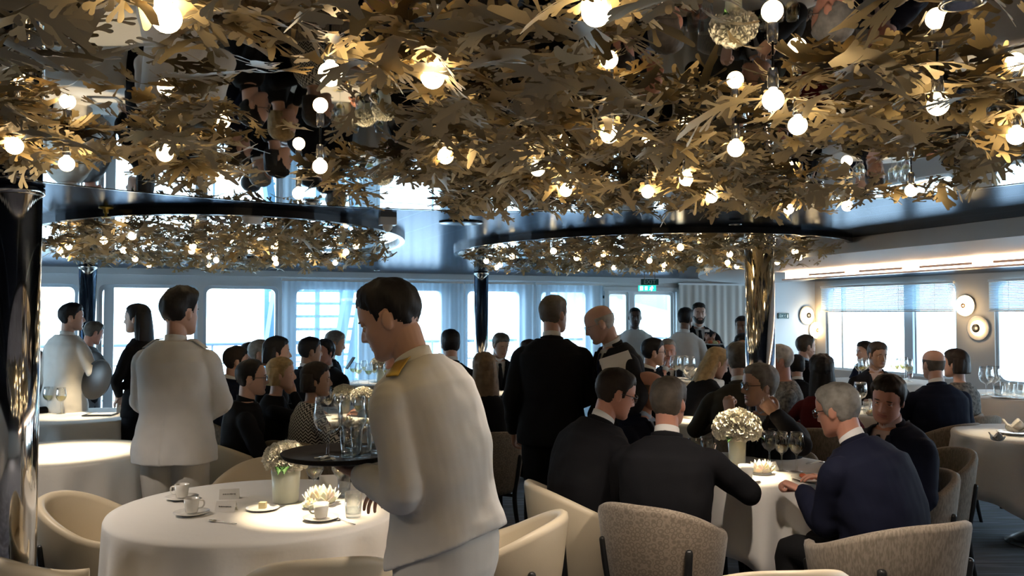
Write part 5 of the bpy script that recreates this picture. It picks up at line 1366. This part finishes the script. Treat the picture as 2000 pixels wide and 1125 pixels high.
# far right tables
person('ruddy grey-haired person in suit and tie facing the room', 1304, 686, 8.6, 'sit', 176, 2, top='suit_charcoal', hair='short', hc='silver', hk=dict(thick=.7, top=.3), sk='ruddy', arms={'r': ('chin', {}), 'l': 'table'})
person('person with spectacles and dark hair in profile, beside the ruddy man', 1276, 688, 8.0, 'sit', -85, 6, hair='short', hc='black', sk='fair', specs='dark')
person('person with long blonde hair and a black dress leaning over the table', 1400, 708, 7.35, 'sit', -55, 24, hy=-80, hp=24, fem=True, cloth='dress', top='dress_black', leg='dress_black', legs='skirt', hair='long', hc='blonde', hk=dict(thick=1.1, top=.5), sk='fair', smin=.85, arms={'l': 'table', 'r': 'table'}, chairkind='lines', chairlab='woven tub chair of the blonde diner leaning over the table')
person('grey-haired person in an olive-dark jacket, back turned, touching the chrome pillar', 1443, 704, 6.3, 'sit', -6, 8, top='jacket_olive', hair='short', hc='greybrown', sk='fair', vox=.007, b=1.05, chairkind='lines', chairlab='woven tub chair of the grey-haired diner in the olive-dark jacket')
person('person with black hair glimpsed between the grey head and the pale blue shirt', 1452, 678, 8.5, 'sit', 170, 4, hair='short', hc='black', sk='tan')
person('white-haired person in profile just behind the chrome pillar', 1522, 704, 7.0, 'sit', 80, 4, cloth='knit', top='pattern_grey', hair='short', hc='white', sk='ruddy', chairkind='lines', chairlab='woven tub chair of the white-haired diner behind the pillar')
person('brown-haired person in a dark suit in profile, hand raised, before the blinds', 1574, 677, 9.6, 'sit', -76, 4, shirt='shirt_blue', hair='short', hc='brown', sk='fair', smax=1.14, arms={'r': ('carry', dict(curl=.9)), 'l': ('chin', {})})
person('person in black, back turned, seated in front of the brown-haired man in profile', 1556, 716, 8.4, 'sit', -10, 8, hair='short', hc='black', sk='fair', smin=.82)
person('person with a heavy black mane, back turned, dark red dress', 1605, 726, 6.6, 'sit', -18, 4, fem=True, cloth='dress', top='red_dress', leg='dress_black', legs='skirt', hair='long', hc='black', hk=dict(thick=2.2, top=1.0, fuzz=.6), sk='tan', vox=.007, chairkind='lines', chairlab='woven tub chair of the diner in dark red')
person('person with dark brown hair and dark suit facing the room before the blinds', 1714, 693, 8.4, 'sit', 165, 4, hy=190, hp=8, top='suit_charcoal', shirt='shirt_pink', tie=None, hair='short', hc='brown', hk=dict(thick=1.2, top=.7), sk='tan')
person('person leaning on an elbow behind the dark-haired diner before the blinds', 1690, 688, 9.6, 'sit', 85, 8, hy=100, top='suit_navy', hair='short', hc='darkbrown', sk='fair', arms={'l': 'chin', 'r': 'table'})
person('bald person with a broad navy back, beneath the wall lamps', 1823, 712, 6.9, 'sit', 4, 8, top='suit_navy', hair='bald', hc='greybrown', hk=dict(thick=.4, fuzz=.1), sk='fair', vox=.007, b=1.15, arms={'l': 'table', 'r': 'table'}, chairkind='lines', chairlab='woven tub chair of the bald diner in navy', chair_yaw=25)
person('person with a short dark bob and a mottled grey jacket beside the bald man', 1866, 710, 7.35, 'sit', 20, 4, hy=40, fem=True, cloth='knit', top='pattern_grey', leg='dress_black', legs='skirt', hair='bob', hc='darkbrown', hk=dict(thick=1.3, top=.6), sk='fair', chairkind='lines', chairlab='woven tub chair of the diner in the mottled grey jacket')
# the table of the men
person('brown-haired person with spectacles in a dark suit, leaning in to listen', 1202, 768, 4.45, 'sit', -62, 22, hy=-76, hp=16, top='suit_black', hair='short', hc='darkbrown', hk=dict(thick=1.0, top=.6), sk='ruddy', specs='dark', tie='tie_navy', vox=.0055, b=1.14, arms={'l': 'table', 'r': 'lap'}, chairkind='cream', chairlab='cream tub chair of the listener with spectacles', chair_yaw=-72)
person('bald person in a blue suit, face hidden behind the grey-brown head', 1268, 762, 5.2, 'sit', -125, 4, hy=-120, hp=8, top='suit_blue', shirt='shirt_blue', tie='tie_dark', hair='bald', hc='greybrown', hk=dict(thick=.4, fuzz=.1), sk='ruddy', vox=.007, chairkind='cream', chairlab='cream tub chair of the bald diner in blue')
person('grey-brown-haired person in black suit, back turned, arm on the table', 1306, 786, 4.15, 'sit', -18, 10, hy=-30, top='suit_black', hair='short', hc='greybrown', hk=dict(thick=1.1, top=.5, fuzz=.3), sk='ruddy', vox=.006, b=1.15, arms={'r': (P_y(1440, 945, 4.35), dict(pole=(1, -.3, -.7))), 'l': 'lap'}, chairkind='rings', chairlab='ring-woven tub chair of the man in black with his back turned', chair_yaw=-33, slide=-.06)
person('grey-haired person with spectacles raising both hands while talking', 1484, 752, 5.2, 'sit', 128, 6, hy=98, hp=2, top='suit_charcoal', shirt='shirt_blue', tie='tie_dark', hair='full', hc='grey', hk=dict(thick=1.1, top=.5, fuzz=.3), sk='fair', specs='dark', vox=.006, b=1.1, smax=1.12, headscale=1.06,
       arms={'r': (P_y(1420, 812, 4.75), dict(pole=(.5, -.3, -1), hand=(.1, .1, 1), curl=1.2, nb=(0, 1, 0))), 'l': (P_y(1518, 812, 4.72), dict(pole=(-.8, -.2, -1), hand=(.4, .25, .5), curl=1.2, nb=(0, 1, .3)))}, chairkind='lines', chairlab='woven tub chair of the man raising both hands')
person('grey-white-haired person in a blue suit, back turned, fist on the table', 1636, 800, 4.05, 'sit', 38, 26, hy=40, hp=14, top='suit_blue', hair='full', hc='silver', hk=dict(thick=1.1, top=.3, fuzz=.35), sk='ruddy', specs='dark', vox=.0058, b=1.26,
       arms={'l': (P_y(1572, 962, 4.15), dict(pole=(-.7, -.9, -1), curl=1.3, hand=(-.3, .8, .35))), 'r': 'table'}, chairkind='lines', chairlab='line-woven tub chair of the grey-white-haired man in blue', chair_yaw=20, chair_at=(1.64, 3.76), chair_s=1.18)
person('ruddy person with thick dark hair in a dark suit, eyes lowered', 1734, 778, 4.55, 'sit', 112, 12, hy=140, hp=16, hr=-10, top='suit_navy', shirt='shirt_pink', tie='tie_dark', hair='full', hc='darkbrown', hk=dict(thick=1.4, top=.8, fuzz=.4), sk='ruddy', vox=.0058, b=1.12, jaw=1.08, arms={'l': 'lap', 'r': 'table'}, chairkind='lines', chairlab='line-woven tub chair of the ruddy dark-haired man', chair_yaw=85)

bpy.data.scenes.remove(TMPS)
